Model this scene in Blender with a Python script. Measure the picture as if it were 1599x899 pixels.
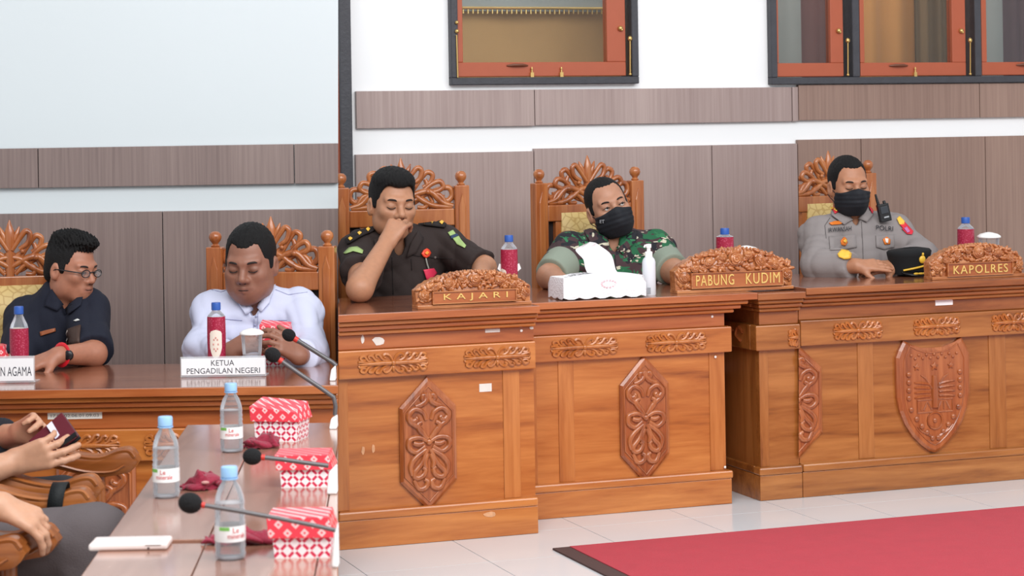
import bpy, bmesh, math, random
import numpy as np
from mathutils import Vector, Matrix
from mathutils.bvhtree import BVHTree
random.seed(7)
for o in list(bpy.data.objects):
    bpy.data.objects.remove(o, do_unlink=True)
SC = bpy.context.scene
COL = SC.collection

# ------------------------------------------------------------------ camera
CX, HY, F, ROLL, CAMZ = 799.5, 200.0, 3300.0, 0.016, 1.5
cam_d = bpy.data.cameras.new('camera')
cam = bpy.data.objects.new('camera', cam_d)
COL.objects.link(cam)
cam_d.sensor_fit = 'HORIZONTAL'
cam_d.sensor_width = 36.0
cam_d.lens = 36.0 * F / 1599.0
cam_d.shift_y = -(449.5 - HY) / 1599.0
cam_d.clip_start = 0.1
cam_d.clip_end = 200
cam.location = (0, 0, CAMZ)
cam.rotation_euler = (Matrix.Rotation(math.pi / 2, 3, 'X') @ Matrix.Rotation(-ROLL, 3, 'Z')).to_euler()
cam_d.dof.use_dof = True
cam_d.dof.focus_distance = 7.2
cam_d.dof.aperture_fstop = 9.0
SC.camera = cam

# ------------------------------------------------------------------ world, lamps, exposure
SC.view_settings.view_transform = 'Standard'
SC.view_settings.look = 'None'
SC.view_settings.gamma = 1.0
SC.view_settings.use_curve_mapping = False
SC.view_settings.exposure = 0.0
wd = bpy.data.worlds.new('hall_daylight')
SC.world = wd
wd.use_nodes = True
wd.node_tree.nodes['Background'].inputs[0].default_value = (0.93, 0.97, 1.0, 1)
wd.node_tree.nodes['Background'].inputs[1].default_value = 0.72


def area(name, loc, target, sx, sy, power, col=(1, 1, 1)):
    d = bpy.data.lights.new(name, 'AREA')
    d.shape = 'RECTANGLE'
    d.size, d.size_y = sx, sy
    d.energy = power
    d.color = col
    o = bpy.data.objects.new(name, d)
    COL.objects.link(o)
    o.location = loc
    o.rotation_euler = (Vector(target) - Vector(loc)).to_track_quat('-Z', 'Y').to_euler()
    return o


area('overhead_soft_light', (0.8, 2.4, 4.3), (0.6, 7.0, 0.7), 5.0, 3.0, 285, (1.0, 0.99, 0.975))  # added soft light overhead, unseen; set forward to light faces and desk fronts
_cl = area('corridor_fill_light', (0.35, 8.95, 3.0), (0.35, 8.95, 0.0), 4.5, 0.22, 45, (1.0, 0.97, 0.9))  # added fill between glass and curtains, brightens what shows through the windows
_cl.rotation_euler = (0, 0, math.atan(0.363))
area('right_soft_light', (5.0, 2.8, 4.4), (0.4, 7.2, 0.8), 3.0, 2.0, 125, (0.95, 0.98, 1.0))  # added side light, no window there; leaves left-facing sides in shade

# ------------------------------------------------------------------ frames: pixel -> place


def ray(px, py):
    dx, dy = px - CX, HY - py
    c, s = math.cos(ROLL), math.sin(ROLL)
    return Vector(((dx * c + dy * s) / F, 1.0, (-dx * s + dy * c) / F))


CAM = Vector((0, 0, CAMZ))


class Frame:
    def __init__(s, Y0, tan):
        s.th = math.atan(tan)
        s.U = Vector((math.cos(s.th), math.sin(s.th), 0))
        s.V = Vector((-math.sin(s.th), math.cos(s.th), 0))
        s.O = Vector((0, Y0, 0))

    def P(s, px, py, v):
        d = ray(px, py)
        t = (v + (s.O - CAM).dot(s.V)) / d.dot(s.V)
        return CAM + d * t

    def u(s, px, py, v):
        return (s.P(px, py, v) - s.O).dot(s.U)

    def W(s, u, v, z):
        return s.O + s.U * u + s.V * v + Vector((0, 0, z))

    def uv(s, p):
        return (p - s.O).dot(s.U), (p - s.O).dot(s.V)


def onz(px, py, z):
    d = ray(px, py)
    return CAM + d * ((z - CAMZ) / d.z)


def scale_at(p):
    return F / p.y


def pix(p):
    """world -> pixel"""
    a, b = p[0] / p[1] * F, (p[2] - CAMZ) / p[1] * F
    c, s = math.cos(ROLL), math.sin(ROLL)
    return CX + a * c - b * s, HY - (a * s + b * c)


FA = Frame(6.137, 0.0)
FB = Frame(7.074, 0.363)
ZF = 0.187            # dais floor
ZA, ZB, ZC, ZD1, ZD2, ZT = 0.770, 0.928, 0.918, 0.914, 0.926, 0.75
VBF = -0.22           # front plane of the second desk
WV, WVA = 1.40, 1.50  # depth of the walls behind the desks

# ------------------------------------------------------------------ materials


def lin(c):
    return tuple((x / 255 / 12.92 if x / 255 <= 0.04045 else ((x / 255 + 0.055) / 1.055) ** 2.4) for x in c) + (1.0,)


MATS = {}


def mat(name, col, rough=0.5, metal=0.0, coat=0.0, spec=0.5, trans=0.0, ior=1.45, alpha=1.0, bump=0.0, bscale=60, var=0.0, vscale=8, sheen=0.0, subs=0.0):
    """plain procedural material: base colour with slight noise variation and fine relief"""
    if name in MATS:
        return MATS[name]
    m = bpy.data.materials.new(name)
    m.use_nodes = True
    nt = m.node_tree
    b = nt.nodes['Principled BSDF']
    b.inputs['Base Color'].default_value = lin(col)
    b.inputs['Roughness'].default_value = rough
    b.inputs['Metallic'].default_value = metal
    b.inputs['Coat Weight'].default_value = coat
    b.inputs['Coat Roughness'].default_value = 0.12
    b.inputs['Specular IOR Level'].default_value = spec
    b.inputs['Transmission Weight'].default_value = trans
    b.inputs['IOR'].default_value = ior
    b.inputs['Alpha'].default_value = alpha
    b.inputs['Sheen Weight'].default_value = sheen
    if subs:
        b.inputs['Subsurface Weight'].default_value = subs
        b.inputs['Subsurface Radius'].default_value = (0.01, 0.004, 0.002)
        b.inputs['Subsurface Scale'].default_value = 0.6
    tc = nt.nodes.new('ShaderNodeTexCoord')
    if var:
        n = nt.nodes.new('ShaderNodeTexNoise')
        n.inputs['Scale'].default_value = vscale
        n.inputs['Detail'].default_value = 4
        nt.links.new(tc.outputs['Object'], n.inputs['Vector'])
        mx = nt.nodes.new('ShaderNodeMix')
        mx.data_type = 'RGBA'
        c = lin(col)
        mx.inputs['A'].default_value = tuple(x * (1 - var) for x in c[:3]) + (1,)
        mx.inputs['B'].default_value = tuple(min(1, x * (1 + var)) for x in c[:3]) + (1,)
        nt.links.new(n.outputs['Fac'], mx.inputs['Factor'])
        nt.links.new(mx.outputs['Result'], b.inputs['Base Color'])
    if bump:
        n2 = nt.nodes.new('ShaderNodeTexNoise')
        n2.inputs['Scale'].default_value = bscale
        n2.inputs['Detail'].default_value = 5
        nt.links.new(tc.outputs['Object'], n2.inputs['Vector'])
        bp = nt.nodes.new('ShaderNodeBump')
        bp.inputs['Strength'].default_value = bump
        bp.inputs['Distance'].default_value = 0.01
        nt.links.new(n2.outputs['Fac'], bp.inputs['Height'])
        nt.links.new(bp.outputs['Normal'], b.inputs['Normal'])
    MATS[name] = m
    return m


def wood(name, dark, mid, light, axis='x', rough=0.28, k=1.0, coat=0.3):
    if name in MATS:
        return MATS[name]
    m = bpy.data.materials.new(name)
    m.use_nodes = True
    nt = m.node_tree
    L = nt.links.new
    b = nt.nodes['Principled BSDF']
    tc = nt.nodes.new('ShaderNodeTexCoord')
    oi = nt.nodes.new('ShaderNodeObjectInfo')
    vm = nt.nodes.new('ShaderNodeVectorMath')
    vm.operation = 'ADD'
    sc = nt.nodes.new('ShaderNodeVectorMath')
    sc.operation = 'SCALE'
    sc.inputs[0].default_value = (3.1, 1.7, 5.3)
    L(oi.outputs['Random'], sc.inputs['Scale'])
    L(tc.outputs['Object'], vm.inputs[0])
    L(sc.outputs[0], vm.inputs[1])
    mp = nt.nodes.new('ShaderNodeMapping')
    lo, hi = 1.3 * k, 14.0 * k
    mp.inputs['Scale'].default_value = {'x': (lo, hi, hi), 'z': (hi, hi, lo), 'y': (hi, lo, hi)}[axis]
    L(vm.outputs[0], mp.inputs['Vector'])
    n1 = nt.nodes.new('ShaderNodeTexNoise')
    n1.inputs['Scale'].default_value = 1.0
    n1.inputs['Detail'].default_value = 6
    n1.inputs['Roughness'].default_value = 0.62
    n1.inputs['Distortion'].default_value = 0.7
    L(mp.outputs[0], n1.inputs['Vector'])
    n2 = nt.nodes.new('ShaderNodeTexNoise')
    n2.inputs['Scale'].default_value = 6.0
    n2.inputs['Detail'].default_value = 3
    L(mp.outputs[0], n2.inputs['Vector'])
    mm = nt.nodes.new('ShaderNodeMath')
    mm.operation = 'MULTIPLY_ADD'
    mm.inputs[1].default_value = 0.28
    L(n2.outputs['Fac'], mm.inputs[0])
    L(n1.outputs['Fac'], mm.inputs[2])
    rp = nt.nodes.new('ShaderNodeValToRGB')
    e = rp.color_ramp.elements
    e[0].position, e[0].color = 0.40, lin(dark)
    e[1].position, e[1].color = 0.82, lin(light)
    em = e.new(0.58)
    em.color = lin(mid)
    L(mm.outputs[0], rp.inputs['Fac'])
    L(rp.outputs['Color'], b.inputs['Base Color'])
    b.inputs['Roughness'].default_value = rough
    b.inputs['Coat Weight'].default_value = coat
    b.inputs['Coat Roughness'].default_value = 0.15
    bp = nt.nodes.new('ShaderNodeBump')
    bp.inputs['Strength'].default_value = 0.08
    bp.inputs['Distance'].default_value = 0.004
    L(mm.outputs[0], bp.inputs['Height'])
    L(bp.outputs['Normal'], b.inputs['Normal'])
    MATS[name] = m
    return m


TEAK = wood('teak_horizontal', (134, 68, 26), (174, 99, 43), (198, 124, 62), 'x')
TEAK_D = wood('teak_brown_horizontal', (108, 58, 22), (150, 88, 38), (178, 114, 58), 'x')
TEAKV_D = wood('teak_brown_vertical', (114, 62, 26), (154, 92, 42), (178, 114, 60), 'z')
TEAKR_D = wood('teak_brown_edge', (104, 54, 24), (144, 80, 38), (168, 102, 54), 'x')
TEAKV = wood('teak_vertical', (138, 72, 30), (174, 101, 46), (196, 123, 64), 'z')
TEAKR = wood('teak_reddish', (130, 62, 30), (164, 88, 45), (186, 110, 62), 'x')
CARVE = wood('teak_carved', (116, 56, 26), (154, 82, 42), (180, 106, 60), 'z', rough=0.22, k=1.6, coat=0.5)
CHAIRW = wood('chair_wood', (122, 62, 28), (162, 90, 46), (186, 116, 66), 'z', rough=0.25, coat=0.4)
ARMW = wood('armchair_wood', (98, 50, 20), (140, 78, 34), (168, 102, 52), 'x', rough=0.3, coat=0.3)
TOPW = wood('tabletop_wood', (104, 56, 40), (132, 78, 56), (150, 96, 70), 'x', rough=0.16, k=0.8, coat=0.6)
CONF = wood('conference_wood', (128, 84, 66), (152, 108, 90), (172, 130, 112), 'y', rough=0.17, k=0.7, coat=0.5)
PLATE = wood('nameplate_wood', (118, 60, 28), (170, 100, 54), (200, 134, 84), 'x', rough=0.25, k=3, coat=0.5)

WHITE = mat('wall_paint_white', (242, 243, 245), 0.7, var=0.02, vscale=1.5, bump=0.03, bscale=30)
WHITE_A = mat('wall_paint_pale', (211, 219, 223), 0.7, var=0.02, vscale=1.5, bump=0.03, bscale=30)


def cladding(name, c0, c1):
    m = bpy.data.materials.new(name)
    m.use_nodes = True
    nt = m.node_tree
    L = nt.links.new
    b = nt.nodes['Principled BSDF']
    tc = nt.nodes.new('ShaderNodeTexCoord')
    out = []
    for s in ((90, 90, 1.6), (3.0, 3.0, 0.3), (320, 320, 5)):
        mp = nt.nodes.new('ShaderNodeMapping')
        mp.inputs['Scale'].default_value = s
        L(tc.outputs['Object'], mp.inputs['Vector'])
        n = nt.nodes.new('ShaderNodeTexNoise')
        n.inputs['Scale'].default_value = 1
        n.inputs['Detail'].default_value = 3
        L(mp.outputs[0], n.inputs['Vector'])
        out.append(n.outputs['Fac'])
    a = nt.nodes.new('ShaderNodeMath')
    a.operation = 'ADD'
    L(out[0], a.inputs[0])
    L(out[1], a.inputs[1])
    a2 = nt.nodes.new('ShaderNodeMath')
    a2.operation = 'MULTIPLY_ADD'
    a2.inputs[1].default_value = 0.5
    L(out[2], a2.inputs[0])
    L(a.outputs[0], a2.inputs[2])
    rp = nt.nodes.new('ShaderNodeMapRange')
    rp.inputs['From Min'].default_value = 0.9
    rp.inputs['From Max'].default_value = 1.6
    L(a2.outputs[0], rp.inputs['Value'])
    mx = nt.nodes.new('ShaderNodeMix')
    mx.data_type = 'RGBA'
    mx.inputs['A'].default_value = lin(c0)
    mx.inputs['B'].default_value = lin(c1)
    L(rp.outputs[0], mx.inputs['Factor'])
    L(mx.outputs['Result'], b.inputs['Base Color'])
    b.inputs['Roughness'].default_value = 0.38
    return m


CLAD_A = cladding('laminate_taupe_grey', (116, 99, 96), (146, 128, 123))
CLAD_B = cladding('laminate_taupe', (146, 125, 121), (174, 154, 149))
CLAD_D = cladding('laminate_taupe_warm', (130, 103, 92), (156, 128, 115))

# ------------------------------------------------------------------ mesh building


class MB:
    def __init__(s):
        s.v, s.f = [], []

    def add(s, vs, fs):
        n = len(s.v)
        s.v += [tuple(p) for p in vs]
        s.f += [tuple(i + n for i in f) for f in fs]
        return s

    def box(s, x0, x1, y0, y1, z0, z1):
        return s.add([(x0, y0, z0), (x1, y0, z0), (x1, y1, z0), (x0, y1, z0), (x0, y0, z1), (x1, y0, z1), (x1, y1, z1), (x0, y1, z1)],
                     [(3, 2, 1, 0), (4, 5, 6, 7), (0, 1, 5, 4), (1, 2, 6, 5), (2, 3, 7, 6), (3, 0, 4, 7)])

    def prism(s, poly, y0, y1, inset=0.0):
        """poly in (x,z), extruded along y; front face at y0; a chamfer when inset > 0"""
        n = len(poly)
        cx, cz = sum(p[0] for p in poly) / n, sum(p[1] for p in poly) / n
        a = sum(poly[i][0] * poly[(i + 1) % n][1] - poly[(i + 1) % n][0] * poly[i][1] for i in range(n))
        if a < 0:
            poly = poly[::-1]
        rings = [[(x, y1, z) for x, z in poly]]
        if inset:
            rings.append([(x, y0 + inset * 0.7, z) for x, z in poly])
            fr = []
            for i in range(n):
                ax, az = poly[i - 1]
                bx, bz = poly[i]
                dx, dz = poly[(i + 1) % n]
                e1 = Vector((bx - ax, bz - az)).normalized()
                e2 = Vector((dx - bx, dz - bz)).normalized()
                nn = Vector((-e1.y, e1.x)) + Vector((-e2.y, e2.x))
                ln = max(nn.length, 1e-6)
                nn = nn / ln * (inset * min(2.0, 2 / ln))
                fr.append((bx + nn.x, y0, bz + nn.y))
            rings.append(fr)
        else:
            rings.append([(x, y0, z) for x, z in poly])
        vs = [p for r in rings for p in r]
        fs = [tuple(reversed(range(n)))]
        for k in range(len(rings) - 1):
            for i in range(n):
                j = (i + 1) % n
                fs.append((k * n + i, k * n + j, (k + 1) * n + j, (k + 1) * n + i))
        fs.append(tuple((len(rings) - 1) * n + i for i in range(n)))
        return s.add(vs, fs)

    def tube(s, pts, radii, n=8, flat=1.0, axis=None, closed=False):
        """sweep; flat squashes along `axis` direction (default y)"""
        pts = [Vector(p) for p in pts]
        m = len(pts)
        if not hasattr(radii, '__len__'):
            radii = [radii] * m
        ax = Vector(axis) if axis else None
        prev = None
        vs = []
        for i, p in enumerate(pts):
            if closed:
                t = (pts[(i + 1) % m] - pts[i - 1])
            else:
                t = pts[min(i + 1, m - 1)] - pts[max(i - 1, 0)]
            if t.length < 1e-9:
                t = Vector((0, 0, 1))
            t.normalize()
            if ax is not None:
                a = ax - t * ax.dot(t)
                if a.length < 1e-4:
                    a = t.orthogonal()
            else:
                a = prev - t * prev.dot(t) if prev is not None else t.orthogonal()
                if a.length < 1e-6:
                    a = t.orthogonal()
            a.normalize()
            prev = a
            b = t.cross(a)
            for k in range(n):
                g = 2 * math.pi * k / n
                vs.append(p + a * (math.cos(g) * radii[i] * flat) + b * (math.sin(g) * radii[i]))
        fs = []
        for i in range(m if closed else m - 1):
            i2 = (i + 1) % m
            for k in range(n):
                k2 = (k + 1) % n
                fs.append((i * n + k, i * n + k2, i2 * n + k2, i2 * n + k))
        if not closed:
            fs.append(tuple(reversed(range(n))))
            fs.append(tuple((m - 1) * n + k for k in range(n)))
        return s.add(vs, fs)

    def lathe(s, prof, n=20, c=(0, 0, 0), axis='z'):
        """prof: (r, h) list"""
        vs, fs = [], []
        for r, h in prof:
            for k in range(n):
                g = 2 * math.pi * k / n
                x, y = r * math.cos(g), r * math.sin(g)
                if axis == 'z':
                    vs.append((c[0] + x, c[1] + y, c[2] + h))
                else:
                    vs.append((c[0] + x, c[1] + h, c[2] + y))
        for i in range(len(prof) - 1):
            for k in range(n):
                k2 = (k + 1) % n
                q = (i * n + k, i * n + k2, (i + 1) * n + k2, (i + 1) * n + k)
                fs.append(q if axis == 'z' else q[::-1])
        a, b = tuple(reversed(range(n))), tuple((len(prof) - 1) * n + k for k in range(n))
        if axis != 'z':
            a, b = a[::-1], b[::-1]
        fs += [a, b]
        return s.add(vs, fs)

    def ball(s, c, r, n=10, m=6, rot=None):
        rx, ry, rz = r if hasattr(r, '__len__') else (r, r, r)
        vs = []
        for i in range(m + 1):
            ph = math.pi * i / m
            for k in range(n):
                g = 2 * math.pi * k / n
                p = Vector((rx * math.sin(ph) * math.cos(g), ry * math.sin(ph) * math.sin(g), -rz * math.cos(ph)))
                if rot is not None:
                    p = rot @ p
                vs.append(Vector(c) + p)
        fs = []
        for i in range(m):
            for k in range(n):
                k2 = (k + 1) % n
                fs.append((i * n + k, i * n + k2, (i + 1) * n + k2, (i + 1) * n + k))
        return s.add(vs, fs)

    def mesh(s, name, m, smooth=None, weld=False):
        me = bpy.data.meshes.new(name)
        me.from_pydata([tuple(p) for p in s.v], [], s.f)
        if m is not None:
            me.materials.append(m)
        if weld:
            bm = bmesh.new()
            bm.from_mesh(me)
            bmesh.ops.remove_doubles(bm, verts=bm.verts, dist=1e-5)
            bmesh.ops.recalc_face_normals(bm, faces=bm.faces)
            bm.to_mesh(me)
            bm.free()
        me.validate()
        if smooth is not None:
            me.polygons.foreach_set('use_smooth', [True] * len(me.polygons))
            if smooth < 180:
                me.set_sharp_from_angle(angle=math.radians(smooth))
        me.update()
        return me

    def build(s, name, m, parent=None, smooth=None, bevel=0.0, weld=False):
        o = bpy.data.objects.new(name, s.mesh(name, m, smooth, weld))
        COL.objects.link(o)
        if parent:
            o.parent = parent
        if bevel:
            md = o.modifiers.new('bevel', 'BEVEL')
            md.width = bevel
            md.segments = 2
            md.limit_method = 'ANGLE'
        return o


def arr_obj(name, V, Fq, m, parent=None, cols=None):
    me = bpy.data.meshes.new(name)
    me.from_pydata(V.tolist(), [], Fq.tolist())
    me.polygons.foreach_set('use_smooth', [True] * len(me.polygons))
    if cols is not None:
        at = me.color_attributes.new('tint', 'FLOAT_COLOR', 'POINT')
        at.data.foreach_set('color', cols.astype(np.float32).ravel())
    me.materials.append(m)
    me.update()
    o = bpy.data.objects.new(name, me)
    COL.objects.link(o)
    if parent:
        o.parent = parent
    return o


def thing(name, label, cat, loc=(0, 0, 0), rz=0.0, group=None):
    o = bpy.data.objects.new(name, None)
    o.empty_display_size = 0.05
    COL.objects.link(o)
    o.location = loc
    o.rotation_euler = (0, 0, rz)
    o['label'], o['category'] = label, cat
    if group:
        o['group'] = group
    return o


def tag(o, label, cat, group=None):
    o['label'], o['category'] = label, cat
    if group:
        o['group'] = group
    return o


def struct(o):
    o['kind'] = 'structure'
    return o


def cr(pts, n=6):
    """Catmull-Rom through points"""
    P = [Vector(p) for p in pts]
    P = [P[0] * 2 - P[1]] + P + [P[-1] * 2 - P[-2]]
    out = []
    for i in range(1, len(P) - 2):
        for k in range(n):
            t = k / n
            a, b, c, d = P[i - 1], P[i], P[i + 1], P[i + 2]
            out.append(0.5 * ((2 * b) + (c - a) * t + (2 * a - 5 * b + 4 * c - d) * t * t + (3 * b - a - 3 * c + d) * t ** 3))
    out.append(P[-2])
    return out


def seam_plane(px):
    """vertical plane through the standpoint: the line along which one bay of the hall stops"""
    n = ray(px, 0).cross(ray(px, 899)).normalized()
    if n.x < 0:
        n = -n
    return CAM.copy(), n


def cut(objs, px, keep):
    """trim meshes where a bay ends; keep 'left' or 'right' of the line"""
    bpy.context.view_layer.update()
    co, no = seam_plane(px)
    for o in objs:
        if o.type != 'MESH' or not len(o.data.vertices):
            continue
        mi = o.matrix_world.inverted()
        bm = bmesh.new()
        bm.from_mesh(o.data)
        lc = mi @ co
        ln = (o.matrix_world.to_3x3().transposed() @ no).normalized()
        g = bmesh.ops.bisect_plane(bm, geom=bm.verts[:] + bm.edges[:] + bm.faces[:], dist=1e-6, plane_co=lc, plane_no=ln,
                                   clear_outer=(keep == 'left'), clear_inner=(keep == 'right'))
        ed = [e for e in g['geom_cut'] if isinstance(e, bmesh.types.BMEdge)]
        if ed:
            try:
                bmesh.ops.holes_fill(bm, edges=ed, sides=0)
            except Exception:
                pass
        bm.to_mesh(o.data)
        bm.free()
        o.data.update()
    for o in list(objs):
        if o.type == 'MESH' and len(o.data.vertices) == 0:
            objs.remove(o)
            bpy.data.objects.remove(o)


def tree(o):
    r = [o]
    for c in o.children:
        r += tree(c)
    return r


def text_geo(body, spacing=1.0):
    cu = bpy.data.curves.new('lettering', 'FONT')
    cu.body = body
    cu.align_x = 'CENTER'
    cu.resolution_u = 3
    cu.space_character = spacing
    ob = bpy.data.objects.new('lettering', cu)
    COL.objects.link(ob)
    dg = bpy.context.evaluated_depsgraph_get()
    me = bpy.data.meshes.new_from_object(ob.evaluated_get(dg))
    V = np.array([v.co[:2] for v in me.vertices])
    fs = [tuple(p.vertices) for p in me.polygons]
    bpy.data.objects.remove(ob)
    bpy.data.curves.remove(cu)
    bpy.data.meshes.remove(me)
    lo, hi = V.min(0), V.max(0)
    return (V - lo) / (hi - lo), fs     # unit box


def lettering(body, name, m, parent, fn, spacing=1.0, flip=False):
    """fn maps unit box coords (s,t) to a local point; letters become a thin mesh"""
    V, fs = text_geo(body, spacing)
    mb = MB()
    mb.add([fn(a, b) for a, b in V], [f[::-1] for f in fs] if flip else fs)
    return mb.build(name, m, parent)

# ------------------------------------------------------------------ setting: walls, cladding, windows, floor
SEAM = 528
FRAME_DARK = mat('window_frame_slate', (62, 62, 68), 0.5, var=0.25, vscale=25, bump=0.15, bscale=90)
SASH = mat('sash_paint_terracotta', (170, 86, 58), 0.4, var=0.06, vscale=20)
BRASS = mat('brass', (214, 178, 112), 0.3, metal=0.8)
BROWNMETAL = mat('handle_brown', (110, 62, 42), 0.35)
GLASSM = bpy.data.materials.new('window_glass')
GLASSM.use_nodes = True
_nt = GLASSM.node_tree
_nt.nodes.remove(_nt.nodes['Principled BSDF'])
_tr = _nt.nodes.new('ShaderNodeBsdfTransparent')
_gl = _nt.nodes.new('ShaderNodeBsdfGlossy')
_gl.inputs['Roughness'].default_value = 0.03
_fr = _nt.nodes.new('ShaderNodeFresnel')
_fr.inputs['IOR'].default_value = 1.5
_mx = _nt.nodes.new('ShaderNodeMixShader')
_tr.inputs['Color'].default_value = (0.92, 0.94, 0.94, 1)
_nt.links.new(_fr.outputs[0], _mx.inputs['Fac'])
_nt.links.new(_tr.outputs[0], _mx.inputs[1])
_nt.links.new(_gl.outputs[0], _mx.inputs[2])
_nt.links.new(_mx.outputs[0], _nt.nodes['Material Output'].inputs['Surface'])

# lower hall floor
mb = MB().box(-7, 7, -1.5, 11, -0.1, 0.0)
lower = struct(mb.build('floor', mat('lower_floor_tile', (214, 210, 206), 0.25, var=0.03)))

# dais with tiles
def frame_obj(fr, u=0.0, v=0.0, z=0.0):
    return fr.W(u, v, z), fr.th


def place(o, fr, u=0.0, v=0.0, z=0.0):
    o.location = fr.W(u, v, z)
    o.rotation_euler = (0, 0, fr.th)
    return o


dais = place(MB().box(-3.2, 3.6, -2.6, 1.5, 0.001, ZF - 0.012).build('floor_dais', mat('dais_grout', (150, 140, 130), 0.8, var=0.1)), FB)
struct(dais)
cut([dais], SEAM, 'right')
TILE = mat('floor_tile_white', (224, 227, 231), 0.12, var=0.035, vscale=2.5, spec=0.5)
ju = [-1.9, -1.505, -1.105, -0.707, -0.31, 0.15, 0.539, 0.905, 1.165, 1.555, 1.955, 2.355, 2.755]
jv = [-2.6, -2.2, -1.8, -1.4, -1.0, -0.6, -0.2, 0.2, 0.6, 1.0, 1.4]
tiles = []
for i in range(len(ju) - 1):
    for j in range(len(jv) - 1):
        g = 0.0014
        t = MB().box(ju[i] + g, ju[i + 1] - g, jv[j] + g, jv[j + 1] - g, -0.0115, 0.0).build('tile', TILE)
        place(t, FB, 0, 0, ZF)
        tiles.append(t)
cut(tiles, SEAM, 'right')
bpy.context.view_layer.update()
for t in tiles:
    mw = t.matrix_world.copy()
    t.parent = dais
    t.matrix_parent_inverse = dais.matrix_world.inverted()

# ---- back wall of the dais (behind the three uniformed men)
def UB(px, py=160, v=WV):
    return FB.u(px, py, v)


def ZW(px, py, v=WV):
    return FB.P(px, py, v).z


w1 = (UB(700, 60), UB(992, 60), ZW(850, 132))
w2 = (UB(1198, 60), UB(1790, 60), ZW(1250, 132))
uL, uR, ztop = UB(470), UB(1900), 3.1
WT = 0.16
mb = MB()
mb.box(uL, w1[0], 0, WT, 0, ztop)
mb.box(w1[0], w1[1], 0, WT, 0, w1[2])
mb.box(w1[0], w1[1], 0, WT, 2.75, ztop)
mb.box(w1[1], w2[0], 0, WT, 0, ztop)
mb.box(w2[0], w2[1], 0, WT, 0, w2[2])
mb.box(w2[0], w2[1], 0, WT, 2.75, ztop)
mb.box(w2[1], uR, 0, WT, 0, ztop)
wall_b = struct(place(mb.build('wall_back', WHITE), FB, 0, WV, 0))
cut([wall_b], SEAM, 'right')


def clad(parent, x0, x1, z0, z1, m, name='cladding_panel'):
    g = 0.0016
    return MB().box(x0 + g, x1 - g, -0.022, 0.0, z0, z1).build(name, m, parent, bevel=0.0015)


VC = WV - 0.022
secs = [((556, 835), 1.4055, 1.508, 1.655, CLAD_B, [556, 835], [556, 835]),
        ((835, 1247), 1.4155, 1.510, 1.655, CLAD_B, [835, 1113, 1247], [835, 1237, 1247]),
        ((1247, 1900), 1.431, 1.5135, 1.664, CLAD_D, [1247, 1346, 1540, 1735, 1900], [1247, 1530, 1800, 1900])]
for rng, zp, zb0, zb1, m, jl, jb in secs:
    for a, b in zip(jl[:-1], jl[1:]):
        clad(wall_b, UB(a, 320, VC), UB(b, 320, VC), ZF, zp, m)
    for a, b in zip(jb[:-1], jb[1:]):
        clad(wall_b, UB(a, 165, VC), UB(b, 165, VC), zb0, zb1, m, 'cladding_band')
# door jamb at the end of the wall
door = struct(place(MB().box(UB(531.5, 150, WV - .05), UB(549, 100, WV - .05), -0.05, 0.0, ZF, 2.9).build('door_1', FRAME_DARK, bevel=0.003), FB, 0, WV, 0))
o = MB().box(UB(500, 200, WV - .03), UB(531.2, 200, WV - .03), -0.03, 0.0, ZF, 2.9).build('door_leaf', SASH, door, bevel=0.002)
cut([door, o], SEAM, 'right')


# ---- windows
def lx_w(px, py, dv):
    return FB.u(px, py, WV + dv)


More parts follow.
